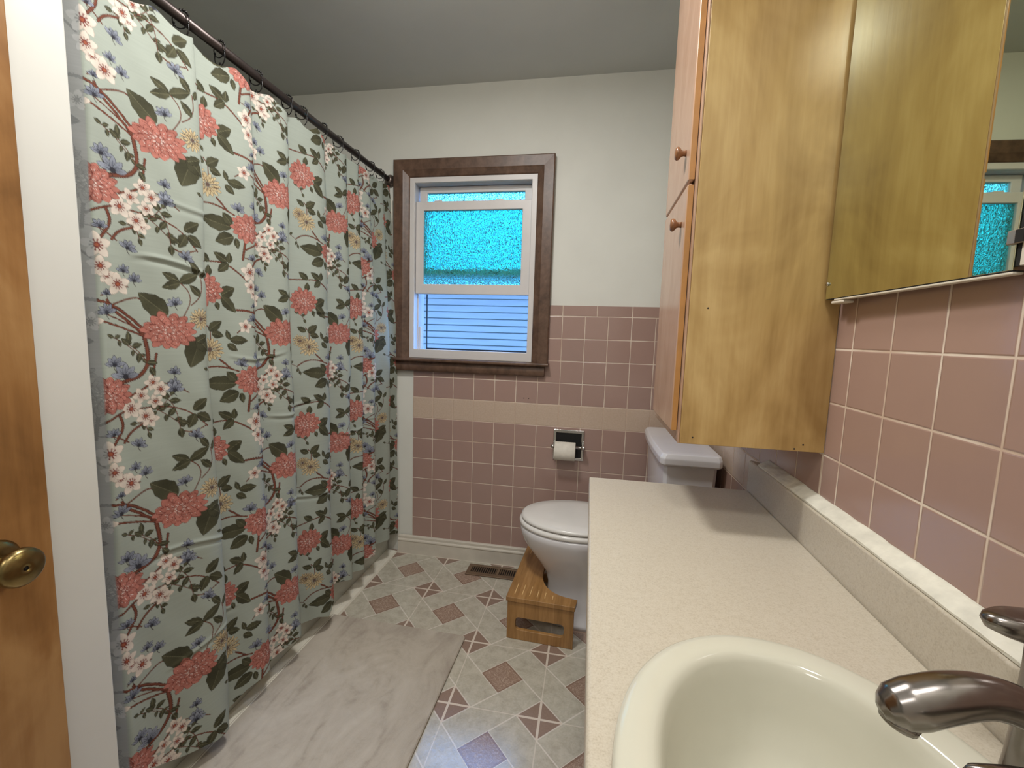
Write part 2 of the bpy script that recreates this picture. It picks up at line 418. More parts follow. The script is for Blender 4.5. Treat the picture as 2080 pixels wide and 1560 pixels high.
# tile wainscot of the back wall
struct(prism('wall_back_tiled', [(-.909, 0), (.497, 0), (.497, 1.3505), (-.24, 1.3505), (-.24, 1.01), (-.909, 1.01)], 'y', YB, 2.1795, M['tile_back']), 'dusty pink square tiled wainscot under the window with one cream course', 'wall')
struct(box('wall_right', .497, .62, -1.9, 2.18, 0, ZC, M['paint']), 'off white right hand wall above the tiles', 'wall')
struct(box('wall_right_tiled', XR, .4965, YF, YB - .0005, 0, 1.3505, M['tile_right']), 'dusty pink square tiles on the right wall above the counter', 'wall')
struct(box('wall_left', XT - .1, XL, YF - .12, .692, 0, ZC - .0005, M['jamb'], bev=.004), 'plain white painted wall end between the brown door and the curtain', 'wall')
struct(box('wall_alcove', XT - .1, XT, .693, 2.179, 0, ZC - .0005, M['tubwhite']), 'pale tub alcove wall hidden behind the shower curtain', 'wall')
# front wall with the doorway behind the viewer, and the hall outside it
struct(frame('wall_front', 'y', (-.949, .496, -.3, ZC - .0005), (-.915, -.12, -.29, 2.06), YF - .12, YF, M['paint']), 'off white front wall with the open doorway', 'wall')
struct(box('wall_hall', XT - .1, .62, -2.0, -1.901, 0, ZC, M['paint']), 'off white wall of the hall outside the bathroom', 'wall')
struct(box('wall_hall_side', XT - .2, XT - .101, -2.0, 2.35, 0, ZC, M['paint']), 'off white side wall of the hall and alcove', 'wall')

# screw holes where a fitting once hung
for x in (-.32, -.295):
    struct(lathe('screw_hole', [(0, 0), (.0022, 0), (.0022, -.001), (0, -.001)], M['dark'], axis='y', origin=(x, YB - .0002, .887), n=12), 'small dark screw hole in a pink tile below the window', 'screw hole')['group'] = 'screw holes in the pink tile below the window'

# skirting along the back wall
sk = [(2.155, 0), (2.155, .066), (2.152, .072), (2.153, .077), (2.160, .082), (2.160, .094), (2.163, .099), (2.1712, .1), (2.1712, 0)]
struct(prism('baseboard_back', sk, 'x', -.985, XR - .001, M['baseboard'], smooth=False), 'cream painted baseboard under the pink tiles of the back wall', 'baseboard')
# white flat strip closing the floor joint along the tub
ts = [(-1.046, .0005), (-1.046, .012), (-1.012, .012), (-1.0105, .0105), (-1.009, .012), (-.993, .010), (-.988, .0005)]
struct(prism('trim_1', [(x, z) for x, z in ts], 'y', .70, 2.150, M['strip']), 'white flat trim strip on the floor along the tub', 'trim')
# edge strip of the tub surround beside the window
struct(box('trim_2', -1.046, -1.026, 2.168, 2.1795, .39, 1.86, M['strip'], bev=.003), 'thin white vertical surround edge between curtain and window casing', 'trim')

# ================================================================== WINDOW
WX0, WX1, WZ0, WZ1 = -.932, -.282, 1.068, 1.966
win = empty('window_1', ((WX0 + WX1) / 2, YB, WZ0)); struct(win, 'white double hung window with brown wood casing and raised obscure glass sash', 'window')
def wchild(o):
    o.parent = win; o.matrix_parent_inverse = Matrix.Translation(-Vector(win.location)); return o
# brown casing: two sides and a head, mitred and moulded
def casing(name, a, b, horizontal):
    prof = [(0, 2.1795), (0, 2.150), (.005, 2.146), (.050, 2.149), (.056, 2.152), (.078, 2.160), (.082, 2.164), (.082, 2.1795)]   # from outer edge inwards
    bm = bmesh.new(); w = .082
    def ring(end):
        out = []
        for d, y in prof:
            if horizontal == 'top': p = ((a + d, WZ1 + w - d) if end == 0 else (b - d, WZ1 + w - d))
            elif horizontal == 'left': p = ((a + d, WZ0 - .003) if end == 0 else (a + d, WZ1 + w - d))
            else: p = ((b - d, WZ0 - .003) if end == 0 else (b - d, WZ1 + w - d))
            out.append((p[0], y, p[1]))
        return out
    R = [[bm.verts.new(p) for p in ring(e)] for e in (0, 1)]
    n = len(prof)
    for i in range(n): bm.faces.new((R[0][i], R[0][(i + 1) % n], R[1][(i + 1) % n], R[1][i]))
    bm.faces.new(R[0]); bm.faces.new(list(reversed(R[1])))
    return wchild(from_bm(name, bm, M['casing']))
ax0, ax1 = WX0 - .080, WX1 + .076
for side in ('top', 'left', 'right'):
    o = casing('casing', ax0, ax1, side); o['label'] = 'brown wood casing'
o = wchild(prism('window_sill', [(2.120, 1.056), (2.124, 1.052), (2.20, 1.052), (2.20, 1.068), (2.124, 1.068), (2.120, 1.064)], 'x', ax0 - .002, -.199, M['casing'], bev=.002)); o['label'] = 'brown wood stool board'
o = wchild(prism('apron', [(2.1795, 1.000), (2.150, 1.000), (2.142, 1.010), (2.140, 1.03), (2.146, 1.044), (2.146, 1.0515), (2.1795, 1.0515)], 'x', ax0, -.219, M['casing'], bev=.003)); o['label'] = 'brown wood apron board'
# white vinyl frame, stepped
wchild(frame('vinyl_frame', 'y', (WX0, WX1, WZ0, WZ1), (-.906, -.314, 1.114, 1.940), 2.166, 2.185, M['vinyl'], bev=.003))
wchild(frame('window_jamb', 'y', (-.94, -.275, 1.01, 1.992), (-.908, -.312, 1.106, 1.940), 2.1855, 2.31, M['track'], bev=.002))
for x0, x1 in ((-.908, -.902), (-.318, -.312)):
    wchild(box('jamb_rib', x0, x1, 2.219, 2.226, 1.108, 1.405, M['vinyl']))
wchild(box('jamb_stop', -.902, -.892, 2.226, 2.262, 1.108, 1.23, M['vinyl'], bev=.002))
def sash(name, x0, x1, z0, z1, y0, y1, gx0, gx1, gz0, gz1):
    s = frame(name, 'y', (x0, x1, z0, z1), (gx0, gx1, gz0, gz1), y0, y1, M['vinyl'], bev=.003); wchild(s)
    bm = bmesh.new(); ym = (y0 + y1) / 2
    bbox(bm, gx0 - .004, gx1 + .004, ym - .002, ym + .002, gz0 - .004, gz1 + .004)
    g = from_bm('glass_pane', bm, M['rain'], s); g['label'] = 'obscure rain textured glass'
    return s
lo = sash('lower_sash', -.907, -.313, 1.398, 1.856, 2.188, 2.216, -.866, -.360, 1.448, 1.812)
up = sash('upper_sash', -.903, -.318, 1.498, 1.938, 2.228, 2.256, -.862, -.357, 1.532, 1.908)
for x in (-.79, -.475):
    t = prism('tilt_latch', [(x - .022, 1.8558), (x - .018, 1.861), (x + .018, 1.861), (x + .022, 1.8558)], 'y', 2.190, 2.206, M['vinyl'], lo)
for x in (-.74, -.50):
    box('lift_slot', x - .026, x + .026, 2.2265, 2.2278, 1.509, 1.514, M['screen'], up)
# insect screen frame and the little catch on the lower track
wchild(frame('screen_frame', 'y', (-.878, -.318, 1.110, 1.50), (-.873, -.327, 1.119, 1.495), 2.268, 2.276, M['screen']))
wchild(box('track_catch', -.520, -.485, 2.24, 2.262, 1.1062, 1.111, M['screen']))
wchild(box('track_catch', -.575, -.53, 2.236, 2.262, 1.1062, 1.110, M['vinyl']))

# unseen outer wall and roof, added to keep sky light off the siding
struct(frame('wall_sky_block', 'y', (-8.0, 8.0, -.6, 2.45), (-.950, -.266, 1.005, 1.996), 2.351, 2.40, M['siding']), 'unseen outer wall face added to block sky light outside the window', 'wall')
struct(box('roof', -8.0, 8.0, -3.0, 3.1, 2.50, 2.60, M['eave']), 'unseen roof slab added to block sky light from the siding', 'roof')
# house next door, seen through the window
hs = empty('house', (-1.8, 6.6, 0)); tag(hs, 'white lap sided house seen through the open lower window', 'house')
bm = bmesh.new(); zz = -.4; k = 0
pitch = .0985; z0 = 1.042 - pitch * 17
pts = []
for i in range(31):
    zb = z0 + i * pitch; pts += [(6.50, zb), (6.50, zb + .004), (6.522, zb + pitch)]
pts += [(6.9, pts[-1][1]), (6.9, z0)]
o = prism('siding', pts, 'x', -5.5, 2.5, M['siding']); o.parent = hs; o.matrix_parent_inverse = Matrix.Translation(-Vector(hs.location))
ztop = z0 + 31 * pitch
o = box('eave', -5.7, 2.7, 5.75, 6.92, ztop, ztop + .14, M['eave']); o.parent = hs; o.matrix_parent_inverse = Matrix.Translation(-Vector(hs.location))
o = prism('roof', [(5.68, ztop + .14), (9.5, ztop + .30), (9.5, ztop + .14)], 'x', -5.8, 2.8, M['shingle']); o.parent = hs; o.matrix_parent_inverse = Matrix.Translation(-Vector(hs.location))
struct(box('ground', -12, 9, 2.45, 14, -.75, -.6, M['grass']), 'strip of lawn between the two houses', 'ground')

# ================================================================== DOOR (swung open at the left)
dr = empty('door_1', (-.88, -.2, 0)); struct(dr, 'amber stained wooden door swung open at the left edge', 'door')
def pchild(o, root):
    o.parent = root; o.matrix_parent_inverse = Matrix.Translation(-Vector(root.location)); return o
o = pchild(box('door_leaf', -.914, -.880, -.235, .564, .012, 2.04, M['door'], bev=.0025), dr)
kz, ky = .830, .487
kn = pchild(lathe('door_knob', [(0, -.8795), (.012, -.8795), (.011, -.858), (.012, -.848), (.017, -.838), (.026, -.831), (.0295, -.826), (.0285, -.820), (.024, -.8155), (.010, -.812), (.0042, -.8115), (.0032, -.8135), (0, -.8135)], M['brass'], axis='x', origin=(0, ky, kz), n=40), dr)
kn['label'] = 'tarnished brass knob'
rs = lathe('rose', [(0, -.8795), (.033, -.8795), (.034, -.877), (.030, -.872), (.022, -.868), (.013, -.8665), (0, -.8665)], M['brass'], axis='x', origin=(0, ky, kz), n=40); rs.parent = kn 
o = lathe('key_hole', [(0, -.8134), (.003, -.8134), (.003, -.8128), (0, -.8128)], M['dark'], axis='x', origin=(0, ky, kz), n=12); o.parent = kn
pchild(box('latch_plate', -.906, -.888, .5642, .5655, kz + .02, kz + .06, M['brass']), dr)

# ================================================================== TUB (behind the curtain)
tb = empty('bathtub', (-1.4, 1.43, 0)); tag(tb, 'pale enamelled bathtub behind the floral curtain, only its apron showing', 'bathtub')
TX0, TX1, TY0, TY1, TZ = XT + .002, -1.047, .6945, 2.1675, .385
rings = []
for (x0, x1, y0, y1, r, z) in ((TX0, TX1, TY0, TY1, .01, .002), (TX0, TX1, TY0, TY1, .01, TZ - .012), (TX0 + .006, TX1 - .006, TY0 + .006, TY1 - .006, .012, TZ),
                               (TX0 + .075, TX1 - .075, TY0 + .09, TY1 - .09, .12, TZ), (TX0 + .09, TX1 - .09, TY0 + .11, TY1 - .11, .12, TZ - .03),
                               (TX0 + .14, TX1 - .14, TY0 + .22, TY1 - .16, .12, .09), (TX0 + .20, TX1 - .20, TY0 + .30, TY1 - .24, .08, .06)):
    rings.append([(x, y, z) for x, y in rrect(x0, x1, y0, y1, r)])
pchild(loft('basin', rings, M['tubwhite'], smooth=False), tb)
pchild(box('apron', -1.0465, -1.0425, .71, 2.166, .06, .345, M['tubwhite'], bev=.002), tb)

# ================================================================== SHOWER ROD
RX, RZ = -1.04, 1.955
rd = empty('shower_rod', (RX, 1.43, RZ)); tag(rd, 'dark bronze shower curtain rod running to the back wall', 'curtain rod')
pchild(tube('rod_tube', [(RX, .694, RZ), (RX, 2.168, RZ + .002)], .0125, M['rod'], n=24), rd)
for y0, s in ((2.1788, -1), (.6935, 1)):
    pchild(lathe('end_flange', [(0, y0), (.029, y0), (.030, y0 + s * .008), (.027, y0 + s * .014), (.021, y0 + s * .016), (.020, y0 + s * .030), (.016, y0 + s * .034), (0, y0 + s * .034)], M['pewter'], axis='y', origin=(RX, 0, RZ), n=32), rd)['label'] = 'pewter coloured end flange'

# ================================================================== BATH MAT
mt = empty('bath_mat', (-.742, 1.118, .001), math.radians(-1)); tag(mt, 'flat greige bath mat with smudged marks lying beside the tub', 'bath mat')
def mat_part(name, hx, hy, z0, z1, r, mat):
    bm = bmesh.new(); out = rrect(-hx, hx, -hy, hy, r, 6); nx = len(out)
    lv = [[bm.verts.new((x, y, z0)) for x, y in out], [bm.verts.new((x, y, z1 - .003)) for x, y in out], [bm.verts.new((x * (1 - .003 / hx), y * (1 - .003 / hy), z1)) for x, y in out]]
    for a, b in zip(lv, lv[1:]):
        for i in range(nx): bm.faces.new((a[i], a[(i + 1) % nx], b[(i + 1) % nx], b[i]))
    bm.faces.new(list(reversed(lv[0]))); bm.faces.new(lv[-1])
    return from_bm(name, bm, mat, mt)
mat_part('pad', .302, .46, 0, .0105, .012, M['mat'])

# ================================================================== FLOOR REGISTER
rg = empty('floor_register', (-.41, 2.07, 0)); tag(rg, 'brown slotted floor register against the back baseboard', 'floor register')
pchild(frame('register_frame', 'z', (-.566, -.250, 2.020, 2.122), (-.545, -.271, 2.046, 2.104), .0005, .007, M['register'], bev=.002), rg)
pchild(box('duct_shade', -.545, -.271, 2.046, 2.104, .0004, .0012, M['dark']), rg)  # thin dark sheet painted in for the shade below the louvres
pchild(box('centre_bar', -.413, -.400, 2.046, 2.104, .0012, .0066, M['register']), rg)
for bank in ((-.545, -.413), (-.400, -.271)):
    nS = 12
    for i in range(nS):
        x = bank[0] + (i + .5) * (bank[1] - bank[0]) / nS
        s = prism('louvre', [(x - .0036, .0014), (x - .0020, .0014), (x + .0036, .0058), (x + .0020, .0058)], 'y', 2.046, 2.104, M['register']); pchild(s, rg)

# ================================================================== TOILET
tl = empty('toilet', (.03, 1.83, 0)); tag(tl, 'white toilet with its lid down between counter and back wall', 'toilet')
cy = 1.83
bowl = []
for z, cx, a, b, p in ((.001, .06, .235, .118, 2.6), (.02, .06, .232, .116, 2.6), (.028, .06, .222, .108, 2.5), (.08, .075, .212, .104, 2.4), (.15, .07, .205, .104, 2.3), (.20, .055, .205, .110, 2.2),
                       (.245, .035, .218, .124, 2.1), (.29, .010, .228, .143, 2.1), (.335, -.010, .238, .164, 2.1), (.375, -.020, .242, .180, 2.1), (.398, -.022, .242, .184, 2.1), (.404, -.022, .238, .180, 2.1)):
    bowl.append(ellipse(cx, cy, a, b, z, 56, p))
b_ = pchild(loft('bowl', bowl, M['porcelain']), tl)
def egg(front, back, half, z, n=64):
    cx = front + .235; out = []
    for k in range(n):
        t = 2 * PI * k / n; c, s = math.cos(t), math.sin(t)
        if c < 0: x = cx + (cx - front) * c; y = half * math.copysign(abs(s) ** .96, s)
        else: x = cx + (back - cx) * math.copysign(abs(c) ** .75, c); y = half * math.copysign(abs(s) ** .82, s)
        out.append((x, cy + y, z))
    return out
pchild(loft('seat', [egg(-.262, .165, .178, .405), egg(-.268, .17, .184, .410), egg(-.268, .17, .184, .420), egg(-.262, .165, .179, .425), egg(-.19, .10, .11, .4255)], M['seat']), tl)
pchild(loft('lid', [egg(-.250, .165, .166, .4290), egg(-.260, .17, .176, .4315), egg(-.260, .17, .176, .440), egg(-.250, .165, .166, .4465), egg(-.20, .13, .125, .4495), egg(-.10, .08, .05, .451)], M['seat']), tl)
for s in (-1, 1): pchild(box('hinge', .155, .185, cy + s * .075 - .014, cy + s * .075 + .014, .404, .440, M['seat'], bev=.005), tl)
deck = [[(x, y, z) for x, y in rrect(.10, .452, cy - h, cy + h, .04)] for z, h in ((.30, .09), (.36, .13), (.396, .15), (.404, .145))]
pchild(loft('deck', deck, M['porcelain'], smooth=False), tl)
def bow(x0, x1, h, bulge, r, z, n=14):
    """rectangle with a bowed front (towards -x), corners chamfered"""
    out = []
    for k in range(n + 1):
        t = -1 + 2 * k / n; out.append((x0 + bulge * t * t, cy + t * (h - r), z))
    out += [(x0 + bulge + r * .8, cy + h, z), (x1 - .012, cy + h, z), (x1, cy + h - .012, z), (x1, cy - h + .012, z), (x1 - .012, cy - h, z), (x0 + bulge + r * .8, cy - h, z)]
    return out
pchild(loft('tank', [bow(.284, .452, .19, .006, .014, .4045), bow(.276, .456, .215, .006, .014, .60), bow(.272, .458, .230, .006, .014, .757)], M['porcelain'], smooth=False), tl)
o = pchild(loft('tank_lid', [bow(.262, .466, .243, .007, .014, .7575), bow(.254, .470, .250, .008, .016, .763), bow(.253, .470, .251, .008, .016, .785), bow(.262, .466, .243, .008, .016, .801), bow(.30, .44, .21, .006, .02, .8035)], M['porcelain'], smooth=False), tl)
bevel_mod(o, .004, 2, .3)

# ================================================================== STOOL round the toilet foot
st = empty('toilet_stool', (-.135, 1.83, 0), math.radians(-3)); tag(st, 'curved bamboo foot stool tucked round the toilet base', 'stool')
def arc_outline():
    pts = [(-.133, -.232), (.137, -.232), (.142, -.180)]
    ctrl = [(.142, -.180), (.06, -.168), (.005, -.120), (-.018, -.05), (-.020, 0), (-.018, .05), (.005, .120), (.06, .168), (.142, .180)]
    sp = smooth_path([(a, b, 0) for a, b in ctrl], 3)
    pts += [(p.x, p.y) for p in sp[1:]]
    pts += [(.137, .232), (-.133, .232)]
    return pts
prism('top', arc_outline(), 'z', .160, .178, M['bamboo'], st, bev=.0025)
for s in (-1, 1):
    y0 = -.226 if s < 0 else .210
    o4 = rrect(-.128, .134, .0008, .1595, .002, 3); i4 = rrect(-.094, .098, .042, .094, .014, 3)
    bm = bmesh.new(); V = [[bm.verts.new((x, yy, z)) for x, z in q] for yy in (y0, y0 + .016) for q in (o4, i4)]
    n_ = len(o4)
    for i in range(n_):
        j = (i + 1) % n_
        bm.faces.new((V[0][i], V[0][j], V[1][j], V[1][i])); bm.faces.new((V[2][i], V[3][i], V[3][j], V[2][j]))
        bm.faces.new((V[0][i], V[2][i], V[2][j], V[0][j])); bm.faces.new((V[1][i], V[1][j], V[3][j], V[3][i]))
    o = from_bm('side_panel', bm, M['bamboo'], st); bevel_mod(o, .0015)
for s in (-1, 1):
    for i in range(6):
        x = -.104 + i * .030; ln = (.075, .072, .066, .052, .040, .028)[i]
        y0 = -.205 if s < 0 else .205 - ln
        box('grip_groove', x - .0016, x + .0016, y0, y0 + ln, .1779, .1786, M['groove'], st)
box('stretcher', -.118, -.102, -.209, .209, .128, .1595, M['bamboo'], st, bev=.002)

# ================================================================== TOILET PAPER
TPX0, TPX1, TPZ0, TPZ1 = -.162, -.010, .588, .741
tp = empty('paper_holder', (-.086, YB, .66)); tag(tp, 'chrome recessed toilet paper holder in the pink tiles', 'paper holder')
fr = pchild(frame('holder_frame', 'y', (TPX0, TPX1, TPZ0, TPZ1), (TPX0 + .014, TPX1 - .014, TPZ0 + .014, TPZ1 - .016), YB - .008, YB - .0006, M['chrome'], bev=.002), tp)
pchild(box('recess_shade', TPX0 + .012, TPX1 - .012, YB - .0032, YB - .0012, TPZ0 + .012, TPZ1 - .014, M['dark']), tp)  # flat dark sheet painted in for the shade inside the holder
for x, d in ((TPX0 - .002, 1), (TPX1 + .002, -1)):
    pchild(box('roller_bracket', min(x, x + d * .014), max(x, x + d * .014), YB - .060, YB - .006, .657, .675, M['chrome'], bev=.003), tp)
    pchild(lathe('bracket_cap', [(0, x - d * .003), (.009, x - d * .003), (.010, x + d * .002), (.010, x + d * .016), (0, x + d * .016)], M['chrome'], axis='x', origin=(0, YB - .056, .666), n=20), tp)
pchild(tube('roller', [(TPX0 + .012, YB - .056, .666), (TPX1 - .012, YB - .056, .666)], .007, M['chrome'], n=16), tp)
rl = empty('toilet_paper_roll', (-.1, YB - .056, .645)); tag(rl, 'small white toilet paper roll hanging in the chrome holder', 'toilet paper')
rr = .045
pchild(lathe('paper', [(.018, -.150), (rr - .002, -.150), (rr, -.148), (rr, -.052), (rr - .002, -.050), (.018, -.050), (.018, -.150)], M['paper'], axis='x', origin=(0, YB - .056, .645), n=40), rl)
pchild(lathe('core', [(.0176, -.1498), (.0178, -.0502), (.0155, -.0502), (.0155, -.1498), (.0176, -.1498)], plain('cardboard', rgb(160, 132, 96), .9), axis='x', origin=(0, YB - .056, .645), n=28), rl)

# ================================================================== WALL CABINET
CX, CY0, CY1, CZ0 = .200, .994, 1.335, .975
cb = empty('wall_cabinet', ((CX + XR) / 2, (CY0 + CY1) / 2, CZ0)); tag(cb, 'tall honey birch wall cabinet hanging over the counter end', 'cabinet')
pchild(box('cabinet_body', CX + .0005, XR - .0008, CY0, CY1, CZ0, 2.390, M['birch'], bev=.0018), cb)
pchild(frame('face_frame', 'x', (CY0 + .0005, CY1 - .0005, CZ0 + .0005, 2.389), (CY0 + .03, CY1 - .03, CZ0 + .03, 2.36), CX - .0035, CX + .0003, M['birchface'], bev=.001), cb)
def cdoor(z0, z1, kz):
    d = pchild(box('cabinet_door', .1825, .1955, 1.0095, 1.297, z0, z1, M['birchface'], bev=.005, seg=3), cb)
    e = box('edge_band', .1842, .1950, 1.0078, 1.0092, z0 + .003, z1 - .003, M['birchedge']); e.parent = d
    k = lathe('knob', [(0, .1823), (.0065, .1823), (.0055, .178), (.0065, .173), (.0125, .168), (.0140, .164), (.0115, .160), (0, .1585)], M['knobwood'], axis='x', origin=(0, 1.052, kz), n=28)
    k.parent = d
cdoor(.998, 1.5255, 1.452); cdoor(1.5305, 2.372, 1.602)
for x, z in ((.227, .990), (.446, .990), (.430, .980), (.238, 1.268)):
    pchild(lathe('nail_hole', [(0, CY0 + .0004), (.0018, CY0 + .0004), (.0018, CY0 - .0003), (0, CY0 - .0003)], M['dark'], axis='y', origin=(x, 0, z), n=10), cb)

# ================================================================== MEDICINE CABINET
MX = .4545; MY0, MY1, MZ0, MZ1 = .598, .986, 1.2885, 1.98; TILT = math.radians(1.2)
mc = empty('medicine_cabinet', (.474, .68, MZ0)); tag(mc, 'mirror fronted medicine cabinet above the counter on the right wall', 'medicine cabinet')
pchild(box('cabinet_box', .4800, XR - .0008, .20, MY1 - .004, MZ0 + .010, MZ1 - .004, M['metalwhite']), mc)
def lean(o):     # the doors hang a little out of true about their far edge
    for v in o.data.vertices: v.co.x += (MY1 - v.co.y) * math.tan(TILT)
    return o
md = pchild(lean(box('mirror_door', MX, MX + .0055, MY0, MY1, MZ0, MZ1, M['mirror'], bev=.0008)), mc); md['label'] = 'mirror panel reflecting the cabinet side and window'
lean(box('bottom_rail', MX + .0006, MX + .012, MY0, MY1 - .03, MZ0 - .0045, MZ0 - .0012, M['metalwhite'], md, bev=.001))
lean(box('rail_seam', MX + .0006, MX + .012, MY0, MY1 - .002, MZ0 - .0012, MZ0 - .0002, M['dark'], md))
pchild(lean(box('shadow_gap', MX + .0018, MX + .006, MY0 - .0062, MY0 - .0005, MZ0 + .004, MZ1, M['dark'])), mc)  # solid dark strip standing in for the shade between the panels
pchild(lean(box('side_panel', MX + .0005, MX + .006, .20, MY0 - .0066, MZ0 + .004, MZ1, M['metalwhite'], bev=.001)), mc)
pchild(lean(box('door_catch', MX - .004, MX + .0005, MY0 - .012, MY0 + .008, 1.317, 1.333, M['clip'], bev=.0015)), mc)
pchild(lean(box('catch_plate', MX - .0045, MX - .001, MY0 - .0125, MY0 - .003, 1.318, 1.332, M['dark'])), mc)
pchild(lean(box('mirror_clip', MX + .001, MX + .02, .925, .966, MZ0 - .0105, MZ0 - .0048, M['metalwhite'], bev=.002)), mc)
pchild(lathe('mirror_screw', [(0, MX), (.0042, MX), (.0036, MX - .0028), (0, MX - .0034)], M['chrome'], axis='x', origin=(0, .9805, 1.318), n=14), mc)

# ================================================================== VANITY, COUNTER, SINK, FAUCET
ZT = .779
vn = empty('vanity_cabinet', (.27, .5, 0)); tag(vn, 'vanity cabinet base under the speckled countertop', 'vanity')
pchild(box('side_panel', .050, XR - .0008, 1.289, 1.305, .095, .7375, M['birch'], bev=.001), vn)
pchild(box('side_panel', .050, XR - .0008, -.295, -.279, .095, .7375, M['birch'], bev=.001), vn)
pchild(frame('face_frame', 'x', (-.279, 1.289, .095, .7375), (-.25, 1.26, .125, .70), .0495, .064, M['birch'], bev=.001), vn)
pchild(box('bottom_panel', .064, XR - .0008, -.279, 1.289, .095, .11, M['birch']), vn)
pchild(box('toe_kick', .11, XR - .0008, -.295, 1.285, .0008, .0945, M['dark']), vn)
for y0, y1 in ((-.28, .10), (.12, .50), (.52, .90), (.92, 1.28)):
    d = pchild(box('cabinet_door', .0345, .0492, y0, y1, .12, .715, M['birchface'], bev=.004), vn)

ct = empty('countertop', (.24, .5, ZT)); tag(ct, 'cream speckled laminate countertop with a backsplash along the right wall', 'countertop')
SX, SY, SAX, SAY = .236, .372, .197, .255            # sink outline
def top_with_hole(z_top, z_bot, x0, x1, y0, y1, hx, hy, r):
    bm = bmesh.new(); n = 96
    hole = ellipse(SX, SY, hx, hy, 0, n)
    def on_rect(t):
        c, s = math.cos(t), math.sin(t); k = 1e9
        if abs(c) > 1e-9: k = min(k, ((x1 if c > 0 else x0) - SX) / c)
        if abs(s) > 1e-9: k = min(k, ((y1 if s > 0 else y0) - SY) / s)
        return (SX + c * k, SY + s * k)
    ang = [math.atan2(p[1] - SY, p[0] - SX) for p in hole]
    rect = [on_rect(t) for t in ang]
    for cx_, cy_ in ((x0, y0), (x1, y0), (x0, y1), (x1, y1)):
        i = min(range(n), key=lambda q: (rect[q][0] - cx_) ** 2 + (rect[q][1] - cy_) ** 2); rect[i] = (cx_, cy_)
    def rim(pts, dz):   # rounded front and end edges
        return pts
    T = [bm.verts.new((x, y, z_top)) for x, y in rect]; Hh = [bm.verts.new((p[0], p[1], z_top)) for p in hole]
    Bt = [bm.verts.new((x, y, z_bot)) for x, y in rect]; Hb = [bm.verts.new((p[0], p[1], z_bot)) for p in hole]
    for i in range(n):
        j = (i + 1) % n
        bm.faces.new((T[i], T[j], Hh[j], Hh[i])); bm.faces.new((Bt[i], Hb[i], Hb[j], Bt[j]))
        bm.faces.new((T[i], Bt[i], Bt[j], T[j])); bm.faces.new((Hh[i], Hh[j], Hb[j], Hb[i]))
    return bm
o = pchild(from_bm('top', top_with_hole(ZT, .738, .0145, .4600, -.298, 1.326, SAX - .022, SAY - .022, 0), M['laminate']), ct)
bevel_mod(o, .007, 3, .9)
pchild(prism('backsplash', [(.4602, .740), (XR - .0006, .740), (XR - .0006, .862), (.464, .866), (.4602, .862)], 'y', -.298, 1.326, M['laminate'], bev=.0015), ct)
sl = [(.4625, .8668), (XR - .0004, .8668), (XR - .0004, .8862), (.4845, .8858), (.476, .8805), (.467, .8745), (.4625, .8705)]
bm = bmesh.new(); ny = 70; rngs = []
for k in range(ny + 1):
    y = -.297 + (1.262 + .297) * k / ny
    rngs.append([(x - (random.uniform(0, .0012) if i in (3, 4, 5, 6) else 0), y, z + (random.uniform(-.0009, .0009) if i in (2, 3, 4, 5, 6) else 0)) for i, (x, z) in enumerate(sl)])
bm.free()
o = loft('trim_3', rngs, M['grout'], smooth=False); struct(o, 'white caulk strip between the backsplash and the pink tiles', 'trim')

sk_ = empty('sink', (SX, SY, ZT)); tag(sk_, 'oval biscuit coloured drop-in sink set in the speckled countertop', 'sink')
prof = [  # (half x, half y, centre x shift, centre y shift, z above the counter)
    (.194, .252, 0, 0, .0004), (.197, .255, 0, 0, .004), (.196, .254, 0, 0, .009), (.191, .249, 0, 0, .0125), (.184, .242, 0, 0, .0140), (.170, .226, -.001, .003, .0138), (.158, .213, -.001, .006, .0126),
    (.152, .207, -.001, .007, .0095), (.147, .202, -.001, .008, .003), (.142, .196, -.001, .008, -.012), (.134, .187, 0, .008, -.045), (.122, .172, 0, .006, -.085), (.100, .145, .002, .004, -.118), (.066, .095, .004, .002, -.138), (.030, .040, .006, 0, -.146), (.0225, .0225, .006, 0, -.147)]
rings = [ellipse(SX + sx, SY + sy, a, b, ZT + z, 96, 2.06) for a, b, sx, sy, z in prof]
outer = [ellipse(SX, SY, .030, .030, ZT - .162, 96), ellipse(SX, SY, .11, .155, ZT - .135, 96), ellipse(SX, SY, .150, .205, ZT - .05, 96), ellipse(SX, SY, .170, .228, ZT + .0004, 96)]
pchild(loft('bowl', outer + rings, M['biscuit']), sk_)
pchild(lathe('drain', [(0, ZT - .1465), (.0215, ZT - .1465), (.0215, ZT - .1445), (.016, ZT - .1435), (.014, ZT - .146), (0, ZT - .146)], M['nickel'], origin=(SX + .006, SY, 0), n=28), sk_)

fc = empty('faucet', (.404, .382, ZT)); tag(fc, 'brushed nickel sink faucet with an arched spout and two lever handles', 'faucet')
Y0 = .384
path = smooth_path([(.404, Y0, .7945), (.404, Y0, .83), (.403, Y0, .86), (.392, Y0, .886), (.372, Y0, .906), (.347, Y0, .9205), (.322, Y0, .9255), (.297, Y0, .9195), (.276, Y0, .9095), (.258, Y0, .9015), (.2515, Y0, .8985)], 3)
def rad(t):
    ks = ((0, .023), (.2, .0185), (.4, .0145), (.55, .0138), (.68, .0150), (.80, .0175), (.90, .0185), (.955, .0165), (.985, .0115), (1, .006))
    for (a, ra), (b, rb) in zip(ks, ks[1:]):
        if t <= b: return ra + (rb - ra) * (t - a) / (b - a)
    return ks[-1][1]
N_ = len(path)
pl = [0.0]
for a, b in zip(path, path[1:]): pl.append(pl[-1] + (b - a).length)
pchild(tube('spout', path, [rad(q / pl[-1]) for q in pl], M['nickel'], n=32, squash=1.08, side=(0, 1, 0)), fc)
